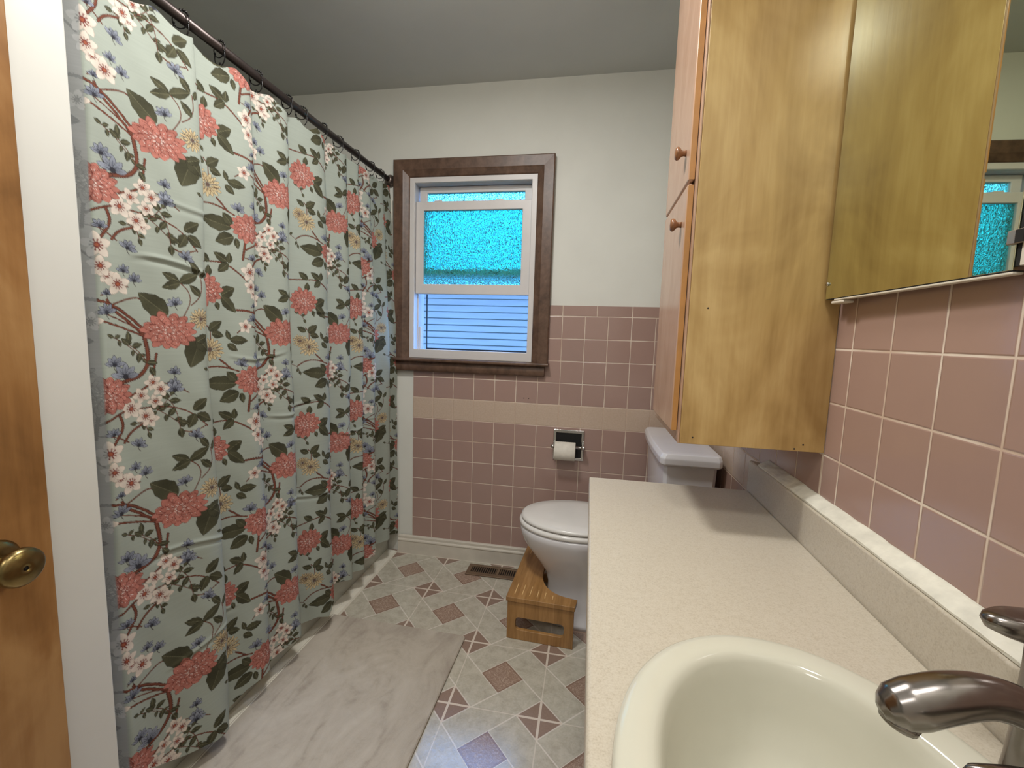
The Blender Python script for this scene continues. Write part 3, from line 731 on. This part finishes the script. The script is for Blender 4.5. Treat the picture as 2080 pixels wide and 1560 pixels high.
a0 = Vector((.2655, Y0, .8905)); dn = Vector((-.28, 0, -1)).normalized()
pchild(tube('aerator', [a0 - dn * .006, a0 + dn * .0012, a0 + dn * .0022], [.0142, .0135, .0118], M['nickel'], n=24, side=(0, 1, 0)), fc)
pchild(lathe('spout_base', [(0, .7935), (.028, .7935), (.029, .797), (.026, .801), (.0235, .806), (0, .806)], M['nickel'], origin=(.404, Y0, 0), n=32), fc)
def handle(x, y, plan, zt, zb, rb):
    hb = pchild(lathe('handle_base', [(0, zb), (rb, zb), (rb + .0004, zb + .007), (.0152, zb + .02), (.0135, .83), (.0125, zt - .05), (.013, zt - .026), (0, zt - .024)], M['nickel'], origin=(x, y, 0), n=32), fc)
    rings = []
    for z, k in ((zt - .028, .30), (zt - .0225, .66), (zt - .017, .92), (zt - .010, 1.0), (zt - .0055, .98), (zt - .002, .88), (zt, .60)):
        rings.append([(x + px_ * k + (1 - k) * plan[0], y + py_ * k + (1 - k) * plan[1], z) for px_, py_ in plan[2]])
    loft('lever', rings, M['nickel'], hb)
el = [(-.008 + .041 * math.cos(t), .006 + .019 * math.sin(t)) for t in np.linspace(0, 2 * PI, 36, endpoint=False)]
handle(.436, .470, (.0, .003, el), .9485, .7795, .0160)
el = []
for t in np.linspace(0, 2 * PI, 48, endpoint=False):
    c, s = math.cos(t), math.sin(t); u = -.062 + .082 * c; w = (.0165 + .004 * c) * s
    el.append((u * .985 - w * .17, -u * .17 + w * .985))
handle(.405, .296, (-.03, .006, el), .923, .7935, .0175)

# ================================================================== SHOWER CURTAIN: the printed cloth
CW, CH, RES = 440, 440, 2                    # one repeat of the print in mm, cells per mm
G = np.zeros((CH * RES, CW * RES, 3)); G[:] = rgb(170, 178, 168)[:3]
rng = np.random.default_rng(4)
def window(x0, x1, y0, y1):
    xs = np.arange(int((x0 - 2) * RES), int((x1 + 2) * RES)); ys = np.arange(int((y0 - 2) * RES), int((y1 + 2) * RES))
    X, Y = np.meshgrid((xs + .5) / RES, (ys + .5) / RES)
    return np.ix_(ys % (CH * RES), xs % (CW * RES)), X, Y
def soft(d, w=.5): return np.clip(.5 - d / w, 0, 1)      # d: signed distance in mm, negative inside
def put(ix, m, c):
    c = np.asarray(c, float)
    if c.ndim == 1: c = c[None, None, :]
    G[ix] = G[ix] * (1 - m[..., None]) + c * m[..., None]
def L3(*c): return np.array(rgb(*c)[:3])
def smooth2(p, it=3):
    p = [np.array(q, float) for q in p]
    for _ in range(it):
        q = [p[0]]
        for a, b in zip(p, p[1:]): q += [a * .75 + b * .25, a * .25 + b * .75]
        q.append(p[-1]); p = q
    return np.array(p)
def polydist(X, Y, p):
    best = np.full(X.shape, 1e9); side = np.zeros(X.shape)
    for (ax, ay), (bx, by) in zip(p, p[1:]):
        dx, dy = bx - ax, by - ay; l = dx * dx + dy * dy + 1e-9
        t = np.clip(((X - ax) * dx + (Y - ay) * dy) / l, 0, 1)
        d = np.hypot(X - ax - t * dx, Y - ay - t * dy)
        m = d < best; best = np.where(m, d, best); side = np.where(m, ((X - ax) * dy - (Y - ay) * dx), side)
    return best, np.sign(side)
BR, BRD = L3(116, 66, 52), L3(66, 36, 30)
def branch(w, pts):
    p = smooth2(pts); m = w + 2
    ix, X, Y = window(p[:, 0].min() - m, p[:, 0].max() + m, p[:, 1].min() - m, p[:, 1].max() + m)
    d, sd = polydist(X, Y, p); h = w / 2 * (1 + .18 * np.sin(X * .9 + Y * 1.3))
    put(ix, soft(d - h), BRD)
    put(ix, soft(d - h * .72) * .9, BR)
    put(ix, soft(d - h * .28) * .45 * (np.sin(X * 2.1 - Y * 1.7) > -.2), L3(156, 100, 78))
def leaf(bx, by, tx, ty, w, base=(80, 79, 60), vein=(122, 120, 94)):
    L = math.hypot(tx - bx, ty - by) + 1e-6; ux, uy = (tx - bx) / L, (ty - by) / L
    cx, cy = (bx + tx) / 2, (by + ty) / 2; m = L * .75
    ix, X, Y = window(cx - m, cx + m, cy - m, cy + m)
    t = ((X - bx) * ux + (Y - by) * uy) / L; n = -(X - bx) * uy + (Y - by) * ux
    tc = np.clip(t, 0, 1); hw = w * L * .5 * np.sin(PI * tc ** .82) ** .85 * (1 + .05 * np.sin(t * 22))
    out = np.where((t < 0) | (t > 1), np.minimum(np.abs(t), np.abs(t - 1)) * L + np.abs(n), -1)
    d = np.where(out > 0, out, np.abs(n) - hw)
    put(ix, soft(d), L3(44, 42, 32))
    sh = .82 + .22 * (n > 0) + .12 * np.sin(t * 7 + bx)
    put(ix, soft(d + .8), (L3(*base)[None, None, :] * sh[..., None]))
    vd = np.abs(((t * L * .9 - np.abs(n) * .9) % max(3.2, L * .14)) - 1.5)
    put(ix, soft(vd - .25) * soft(d + 1.2) * .45, L3(40, 40, 30))
    put(ix, soft(np.abs(n) - .5) * soft(d + 1) * .85, L3(*vein))
def petal(cx, cy, ang, r0, r1, hw, fill, edge, tip=2.2, streak=None, ew=.7, sqx=1, sqy=1):
    """one petal from radius r0 to r1 at angle ang about (cx,cy)"""
    m = (r1 + hw) * max(sqx, sqy) + 1
    ix, X, Y = window(cx - m, cx + m, cy - m, cy + m)
    x, y = (X - cx) / sqx, (Y - cy) / sqy
    u = x * math.cos(ang) + y * math.sin(ang); v = -x * math.sin(ang) + y * math.cos(ang)
    t = (u - r0) / (r1 - r0); tc = np.clip(t, 0, 1)
    h = hw * np.sin(PI * np.clip(tc, 0, 1) ** (tip * .55)) ** .7 * (.55 + .45 * tc)
    d = np.where((t < 0) | (t > 1), 3.0, np.abs(v) - h)
    put(ix, soft(d), edge)
    c = np.asarray(fill)[None, None, :] * (.80 + .30 * tc)[..., None]
    put(ix, soft(d + ew), c)
    if streak is not None:
        put(ix, soft(np.abs(v) - 1.5 * (1 - tc) ** 1.3) * soft(d + ew) * (tc < .7) * .92, streak)
        for q in (-.45, .45):
            put(ix, soft(np.abs(v - q * h) - .6 * (1 - tc)) * soft(d + ew) * (tc < .55) * .75, streak)
def peony(cx, cy, a, b, rot=0.0):
    co, ed, ws = L3(186, 120, 108), L3(116, 58, 52), L3(246, 232, 224)
    for r0, r1, n, hw, off in ((.45, 1.0, 14, .20, 0), (.34, .86, 12, .20, .5), (.22, .70, 11, .18, 0), (.12, .53, 9, .16, .5), (.04, .36, 7, .13, .2)):
        for k in range(n):
            an = 2 * PI * (k + off) / n + rot + rng.uniform(-.08, .08); f = rng.uniform(.92, 1.08)
            petal(cx, cy, an, r0 * a, r1 * a * f, hw * a * 1.15, co * rng.uniform(.84, 1.12), ed, 1.5, ws if r1 < .95 else None, 1.25, 1.0, b / a)
    ix, X, Y = window(cx - a * .16, cx + a * .16, cy - a * .16, cy + a * .16)
    d = np.hypot(X - cx, (Y - cy)) - a * .11
    put(ix, soft(d), ed); put(ix, soft(d + .9), co * .95)
def mum(cx, cy, r):
    cr, ed = L3(206, 188, 150), L3(100, 72, 50); ro = rng.uniform(0, 1)
    for r0, r1, n, hw in ((.30, 1.0, 15, .15), (.2, .74, 13, .12), (.1, .5, 10, .09)):
        for k in range(n):
            petal(cx, cy, 2 * PI * (k + ro + r0) / n, r0 * r, r1 * r * rng.uniform(.9, 1.06), hw * r, cr * rng.uniform(.9, 1.08), ed, 2.0, None, 1.0, 1, .84)
    ix, X, Y = window(cx - r * .25, cx + r * .25, cy - r * .25, cy + r * .25)
    put(ix, soft(np.hypot(X - cx, Y - cy) - r * .14), L3(104, 86, 80))
def blossom(cx, cy, r):
    ro = rng.uniform(0, 6)
    for k in range(5):
        an = ro + 2 * PI * k / 5
        petal(cx, cy, an, r * .06, r, r * .46, L3(226, 214, 202), L3(168, 140, 128), 1.25, None, .5, 1, .95)
    m = r * .55; ix, X, Y = window(cx - m, cx + m, cy - m, cy + m)
    th = np.arctan2(Y - cy, X - cx); rr = np.hypot(X - cx, Y - cy)
    put(ix, soft(rr - r * (.20 + .22 * (np.cos(th * 10 + ro) > .35))), L3(124, 56, 52))
    put(ix, soft(rr - r * .12), L3(168, 96, 72))
def bluebud(cx, cy, r):
    ro = rng.uniform(-.4, .4)
    for dx, dy, an in ((0, 0, 2.2), (0, 0, 1.5), (0, 0, .8), (.0, 0, .1), (0, 0, 2.9)):
        petal(cx, cy - r * .25, an + ro, 0, r * rng.uniform(.8, 1.1), r * .30, L3(146, 152, 166) * rng.uniform(.85, 1.1), L3(50, 50, 62), 1.5, L3(84, 88, 104), 1.0)
    ix, X, Y = window(cx - r, cx + r, cy - r, cy + r)
    d, _ = polydist(X, Y, smooth2([(cx, cy - r * .2), (cx - r * .1, cy - r * .55), (cx + r * .15, cy - r * .9)]))
    put(ix, soft(d - .7), L3(60, 48, 46)); put(ix, soft(np.hypot(X - cx, Y - cy + r * .25) - r * .2), L3(56, 56, 64))
def sprig(n, size, pts):
    p = smooth2(pts, 2); branch(1.8, pts)
    for k in range(n):
        i = int((len(p) - 1) * k / max(1, n - 1)); q = p[i]; a, b = p[max(i - 1, 0)], p[min(i + 1, len(p) - 1)]
        an = math.atan2(b[1] - a[1], b[0] - a[0]) + (0 if k == 0 or k == n - 1 else (.95 if k % 2 else -.95)) + (PI if k == 0 else 0)
        leaf(q[0], q[1], q[0] + size * math.cos(an), q[1] + size * math.sin(an), .6)
PAT=[
('B',6.7,[(34,496),(49,473),(69,458),(105,424)]),
('B',2.9,[(18,471),(48,460),(79,445),(99,428)]),
('B',9.4,[(106,417),(112,383),(111,356),(95,333),(75,325),(36,315),(20,306)]),
('B',5.0,[(6,231),(18,239),(49,255),(69,259)]),
('B',3.4,[(85,257),(132,256),(165,250),(200,232),(236,193)]),
('B',2.6,[(22,505),(53,525),(77,529)]),
('B',2.4,[(139,312),(172,300),(196,283)]),
('B',3.0,[(171,192),(197,182),(231,194)]),
('B',2.7,[(4,207),(32,204),(59,185)]),
('B',2.5,[(183,555),(208,534),(212,506),(192,471)]),
('B',2.7,[(240,574),(244,542),(234,516),(212,498)]),
('B',4.1,[(259,614),(339,623),(382,626),(427,599),(448,581)]),
('B',5.7,[(490,626),(504,648),(539,663)]),
('B',7.4,[(444,251),(437,202)]),
('B',6.6,[(482,249),(491,220),(469,187)]),
('B',5.5,[(509,287),(557,309),(569,380)]),
('B',4.3,[(300,319),(325,337),(368,339),(414,322)]),
('B',5.1,[(364,358),(391,333)]),
('B',3.0,[(342,412),(343,439),(330,452)]),
('B',3.2,[(416,431),(432,445)]),
('B',4.6,[(464,451),(502,439),(554,417)]),
('B',6.4,[(417,496),(453,496),(497,483),(558,424)]),
('B',3.5,[(479,485),(525,507),(546,504)]),
('L',158,471,98,518,0.62),
('L',234,421,202,344,0.72),
('L',219,417,259,384,0.7),
('L',221,408,256,425,0.6),
('L',187,553,149,571,0.5),
('L',189,550,147,535,0.5),
('L',187,551,236,578,0.45),
('L',235,578,211,608,0.5),
('L',239,522,211,548,0.5),
('L',244,567,258,593,0.5),
('L',203,238,240,264,0.6),
('L',207,229,188,194,0.65),
('L',211,228,249,204,0.55),
('L',372,534,411,558,0.75),
('L',372,531,415,489,0.5),
('L',358,515,365,493,0.6),
('L',342,622,308,646,0.55),
('L',391,629,354,650,0.55),
('L',396,625,398,656,0.6),
('L',394,625,365,598,0.6),
('L',337,582,339,613,0.65),
('L',407,287,315,296,0.45),
('L',407,294,381,323,0.65),
('L',412,262,359,240,0.65),
('L',418,259,424,229,0.55),
('L',332,439,300,455,0.55),
('L',338,436,374,463,0.6),
('L',346,430,379,421,0.65),
('L',395,412,386,439,0.5),
('L',395,412,446,409,0.5),
('L',388,400,415,380,0.6),
('L',514,406,512,432,0.5),
('S',7,15,[(41,417),(69,402),(99,370)]),
('S',5,17,[(125,246),(140,260),(156,280)]),
('S',5,17,[(125,250),(147,233),(169,211)]),
('S',5,17,[(80,224),(98,223),(104,199)]),
('S',3,16,[(303,502),(317,494),(324,482)]),
('S',4,16,[(254,335),(300,317),(305,301)]),
('S',5,23,[(514,401),(538,381),(555,349)]),
('S',5,25,[(590,271),(605,248),(611,197)]),
('U',175,503,21),
('U',69,565,16),
('U',34,512,13),
('U',39,364,23),
('U',166,337,17),
('U',164,309,18),
('U',204,176,22),
('U',29,212,18),
('U',520,618,21),
('U',531,548,19),
('U',425,345,23),
('U',501,339,30),
('U',472,475,21),
('U',606,297,23),
('C',236,465,33),
('C',340,385,40),
('C',310,406,28),
('W',34,548,19),
('W',119,314,20),
('W',93,286,20),
('W',69,259,26),
('W',459,608,30),
('W',463,566,24),
('W',496,532,27),
('W',550,668,21),
('W',442,450,22),
('W',575,297,20),
('W',563,269,18),
('W',541,237,23),
('P',159,434,62,45),
('P',323,546,53,48),
('P',457,293,57,43),
]

for e in PAT:
    if e[0] == 'B': branch(e[1], e[2])
for e in PAT:
    if e[0] == 'S': sprig(*e[1:])
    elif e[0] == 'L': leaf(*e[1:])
for e in PAT:
    if e[0] == 'U': bluebud(*e[1:])
    elif e[0] == 'C': mum(*e[1:])
for e in PAT:
    if e[0] == 'W': blossom(*e[1:])
for e in PAT:
    if e[0] == 'P': peony(*e[1:])

def sample(sm, zm):
    """bilinear look-up of the print at cloth position (mm)"""
    fx = (sm * RES - .5) % (CW * RES); fy = (zm * RES - .5) % (CH * RES)
    x0 = np.floor(fx).astype(int); y0 = np.floor(fy).astype(int); tx, ty = (fx - x0)[..., None], (fy - y0)[..., None]
    x0 %= CW * RES; y0 %= CH * RES; x1 = (x0 + 1) % (CW * RES); y1 = (y0 + 1) % (CH * RES)
    return (G[y0, x0] * (1 - tx) + G[y0, x1] * tx) * (1 - ty) + (G[y1, x0] * (1 - tx) + G[y1, x1] * tx) * ty

ctrl = [(.738, -.044), (.745, -.032), (.754, -.016), (.7615, -.004),
        (.775, -.006), (.84, -.006), (.89, .004), (.935, .020), (.965, .026), (.985, .025), (1.000, .018), (1.008, .006), (1.010, -.006), (1.004, -.018),
        (1.03, -.022), (1.08, -.010), (1.13, .008), (1.155, .014), (1.175, .013), (1.186, .006), (1.192, -.003), (1.205, -.008),
        (1.24, -.004), (1.28, .012), (1.305, .020), (1.325, .018), (1.338, .008), (1.341, -.004), (1.334, -.018),
        (1.36, -.026), (1.41, -.008), (1.46, .016), (1.495, .026), (1.52, .025), (1.538, .015), (1.546, .0), (1.545, -.016), (1.530, -.030),
        (1.556, -.038), (1.60, -.018), (1.64, .008), (1.665, .020), (1.682, .018), (1.694, .006), (1.697, -.006), (1.692, -.020),
        (1.715, -.028), (1.745, -.004), (1.765, .016), (1.780, .020), (1.793, .010), (1.798, -.004), (1.788, -.028),
        (1.812, -.034), (1.85, -.004), (1.875, .016), (1.892, .018), (1.904, .006), (1.908, -.006), (1.898, -.026),
        (1.93, -.028), (1.98, -.006), (2.02, .014), (2.04, .017), (2.055, .006), (2.058, -.006), (2.052, -.020),
        (2.08, -.020), (2.12, -.002), (2.150, .006)]
pth = smooth2(ctrl, 3)
seg = np.hypot(np.diff(pth[:, 0]), np.diff(pth[:, 1])); arc = np.concatenate([[0], np.cumsum(seg)])
# arc length at the hem fold
hem_arc = arc[np.argmin(np.hypot(pth[:, 0] - .7625, pth[:, 1] + .005))]
NS, NZ = 1240, 960
sv = np.linspace(0, arc[-1], NS)
py = np.interp(sv, arc, pth[:, 0]); pdx = np.interp(sv, arc, pth[:, 1])
ring_y = np.array([.80, .905, 1.014, 1.130, 1.264, 1.403, 1.477, 1.601, 1.707, 1.839, 1.968, 2.064])
# top edge: hung from the rings, sagging in between
ztop = np.zeros(NS)
for i, y in enumerate(py):
    k = np.searchsorted(ring_y, y)
    if k == 0 or k == len(ring_y): ztop[i] = 1.922
    else:
        t = (y - ring_y[k - 1]) / (ring_y[k] - ring_y[k - 1]); ztop[i] = 1.924 - .020 * math.sin(PI * t) ** 1.3
zbot = np.interp(py, [.76, .82, .876, .95, 1.02, 1.10, 1.22, 1.35, 1.44, 1.48, 1.51, 1.556, 1.67, 1.79, 1.93, 2.02, 2.15], [.15, .115, .09, .06, .058, .082, .10, .116, .10, .075, .11, .145, .13, .114, .148, .143, .115]) + .004 * np.sin(sv * 31.0)
tt = np.linspace(0, 1, NZ)[:, None]
Z = ztop[None, :] * (1 - tt) + zbot[None, :] * tt
down = np.clip((1.93 - Z) / .9, 0, 1)
xc = -1.036 + .040 * down ** .8 + .006 * np.clip((.6 - Z) / .5, 0, 1)
amp = .62 + .5 * down + .15 * np.clip((.9 - Z) / .8, 0, 1)
Sg = np.broadcast_to(sv[None, :], Z.shape)
sway = .010 * np.sin(Z * 2.6 + Sg * 3.0) * down + .005 * np.sin(Z * 6.1 - Sg * 5.0)
Xc = xc + pdx[None, :] * amp
wr = .0012 * np.sin(Sg * 31 + Z * 7) + .0010 * np.sin(Sg * 17 - Z * 23) + .0008 * np.sin(Sg * 64 + Z * 41)
for zc_, s0, s1, a in ((1.335, .06, .31, .0042), (.63, .05, .34, .0034), (.60, .55, .95, .003), (1.12, .36, .60, .0026), (1.50, .1, .3, .0022), (.36, .08, .36, .003), (.93, .5, .8, .0028), (1.28, .75, .95, .002), (.78, 1.0, 1.4, .003)):
    ridge = np.exp(-((Z - zc_ - .018 * np.sin(Sg * 14 + zc_ * 9)) / .006) ** 2) - .8 * np.exp(-((Z - zc_ + .010 - .018 * np.sin(Sg * 14 + zc_ * 9)) / .007) ** 2)
    wr = wr + a * ridge * np.clip((Sg - s0 - hem_arc) / .05, 0, 1) * np.clip((s1 + hem_arc - Sg) / .05, 0, 1)
Xc = np.maximum(Xc + wr, np.where(Z < .42, -1.036, -9))
far = np.clip((2.15 - py[None, :]) / .45, 0, 1)
Yc = py[None, :] * (1 + (-xc - 1.0) * far) + sway * .8 * np.clip((py[None, :] - .78) / .15, 0, 1) * np.clip((2.14 - py[None, :]) / .1, 0, 1)
PTS = np.stack([Xc, Yc, Z], -1).reshape(-1, 3).astype(np.float32)
sm = (Sg - hem_arc + .022) * 1000; zm = (Z - .75) * 1000
colr = sample(sm, zm)
# the turned-back near edge shows the cloth's paler wrong side
back = np.clip((hem_arc - .006 - Sg) / .003, 0, 1)[..., None]
grey = colr.mean(-1, keepdims=True)
wrong = (grey * .45 + .55 * np.array(rgb(178, 182, 182)[:3])) * .92
colr = colr * (1 - back) + wrong * back
me = bpy.data.meshes.new('shower_curtain')
me.vertices.add(len(PTS)); me.vertices.foreach_set('co', PTS.ravel())
i, j = np.meshgrid(np.arange(NZ - 1), np.arange(NS - 1), indexing='ij')
v0 = (i * NS + j).ravel(); quads = np.stack([v0, v0 + NS, v0 + NS + 1, v0 + 1], 1).astype(np.int32)
nf = len(quads)
me.loops.add(nf * 4); me.loops.foreach_set('vertex_index', quads.ravel())
me.polygons.add(nf); me.polygons.foreach_set('loop_start', np.arange(0, nf * 4, 4, dtype=np.int32))
me.polygons.foreach_set('use_smooth', np.ones(nf, dtype=bool))
me.update(calc_edges=True)
ca = me.color_attributes.new('print', 'FLOAT_COLOR', 'POINT')
ca.data.foreach_set('color', np.concatenate([colr.reshape(-1, 3), np.ones((len(PTS), 1))], 1).astype(np.float32).ravel())
cur = link('shower_curtain', me, M['curtain'])
tag(cur, 'sage green shower curtain printed with coral peonies, blossoms and dark leaves', 'shower curtain')

# ---- roller rings on the rod
def make_ring():
    r = empty('curtain_ring')
    R = .0215
    wire = [(R * math.cos(a), 0, R * math.sin(a) - .004) for a in np.linspace(math.radians(-215), math.radians(35), 30)]
    # under the rod the wire runs on into two small hooks
    tube('ring_wire', wire, .0014, M['black'], r, n=8, side=(0, 1, 0))
    for s in (-1, 1):
        h = smooth_path([(s * .0185, 0, -.014), (s * .020, 0, -.030), (s * .012, 0, -.044), (s * .003, 0, -.046), (s * .0005, 0, -.038)], 2)
        hk = tube('hook', h, .0014, M['black'], r, n=8, side=(0, 1, 0))
        lathe('hook_ball', [(0, -.0032), (.0023, -.0023), (.0032, 0), (.0023, .0023), (0, .0032)], M['black'], hk, 'z', (s * .0185, 0, -.012), 12)
    for a in np.linspace(math.radians(30), math.radians(150), 7):
        lathe('roller_bead', [(0, -.0032), (.0023, -.0023), (.0032, 0), (.0023, .0023), (0, .0032)], M['black'], r, 'z', (R * math.cos(a), 0, R * math.sin(a) - .004), 12)
    return r
def copy_tree(o, parent=None):
    c = o.copy(); COL.objects.link(c); c.parent = parent
    for ch in list(o.children): copy_tree(ch, c)
    return c
ORD = ['nearest the viewer', 'second from the near end of the rod', 'third from the near end of the rod', 'fourth from the near end', 'fifth from the near end',
       'fifth from the window end of the rod', 'fourth from the window end of the rod', 'third from the window end of the rod', 'second from the window end of the rod', 'nearest the flange on the back wall']
proto = make_ring()
for k, y in enumerate(ring_y[2:]):
    o = proto if k == 0 else copy_tree(proto)
    o.location = (RX, float(y), RZ); o.rotation_euler = (0, 0, math.radians((8, -10, 5, -6, 12, -4, 9, -8, 3, 6)[k]))
    tag(o, 'black beaded curtain ring on the rod, ' + ORD[k], 'curtain ring', 'beaded rings holding up the shower curtain')

# ================================================================== LIGHT
w = bpy.data.worlds.new('sky'); S.world = w; w.use_nodes = True
bgn = w.node_tree.nodes['Background']; bgn.inputs[0].default_value = (.23, .47, 1.0, 1); bgn.inputs[1].default_value = SKY
def area(name, loc, rot, size, power, col, shape='DISK', sy=None):
    l = bpy.data.lights.new(name, 'AREA'); l.shape = shape; l.size = size; l.energy = power; l.color = col
    if sy: l.size_y = sy
    o = bpy.data.objects.new(name, l); COL.objects.link(o); o.location = loc; o.rotation_euler = rot; return o
WARM = (1.0, .975, .94)
area('ceiling_lamp', (.0, .0, 2.34), (0, 0, 0), .26, PA, WARM)
area('ceiling_fan_lamp', (-.42, .96, 2.36), (0, 0, 0), .22, PB, WARM)
pl_ = bpy.data.lights.new('upper_wall_fill', 'POINT'); pl_.energy = PD; pl_.color = WARM; pl_.shadow_soft_size = .07  # added fill point light, brightens the upper walls and ceiling
po_ = bpy.data.objects.new('upper_wall_fill', pl_); COL.objects.link(po_); po_.location = (-.42, .96, 2.16)
area('hall_fill', (-.55, -1.0, 2.3), (0, 0, 0), .5, PC, (1.0, .975, .94))  # added fill light behind the camera, no known fixture

# ================================================================== CAMERA
cam = bpy.data.cameras.new('camera'); cam.sensor_fit = 'HORIZONTAL'; cam.sensor_width = 36.0
cam.lens = 893.6 / 2080 * 36.0; cam.clip_start = .01
co = bpy.data.objects.new('camera', cam); COL.objects.link(co); S.camera = co
ya, pi_, ro = .1743, .1096, .0311
fw = Vector((-math.sin(ya) * math.cos(pi_), math.cos(ya) * math.cos(pi_), -math.sin(pi_)))
r0 = Vector((math.cos(ya), math.sin(ya), 0)); u0 = r0.cross(fw)
ri = r0 * math.cos(ro) + u0 * math.sin(ro); up = -r0 * math.sin(ro) + u0 * math.cos(ro)
co.matrix_world = Matrix((ri, up, -fw)).transposed().to_4x4(); co.location = (0, 0, 1.198)
S.view_settings.view_transform = 'Standard'; S.view_settings.look = 'None'; S.view_settings.gamma = 1.0
S.view_settings.use_curve_mapping = False; S.view_settings.exposure = EXPO
S.cycles.max_bounces = 10; S.cycles.transmission_bounces = 8; S.cycles.sample_clamp_indirect = 6.0
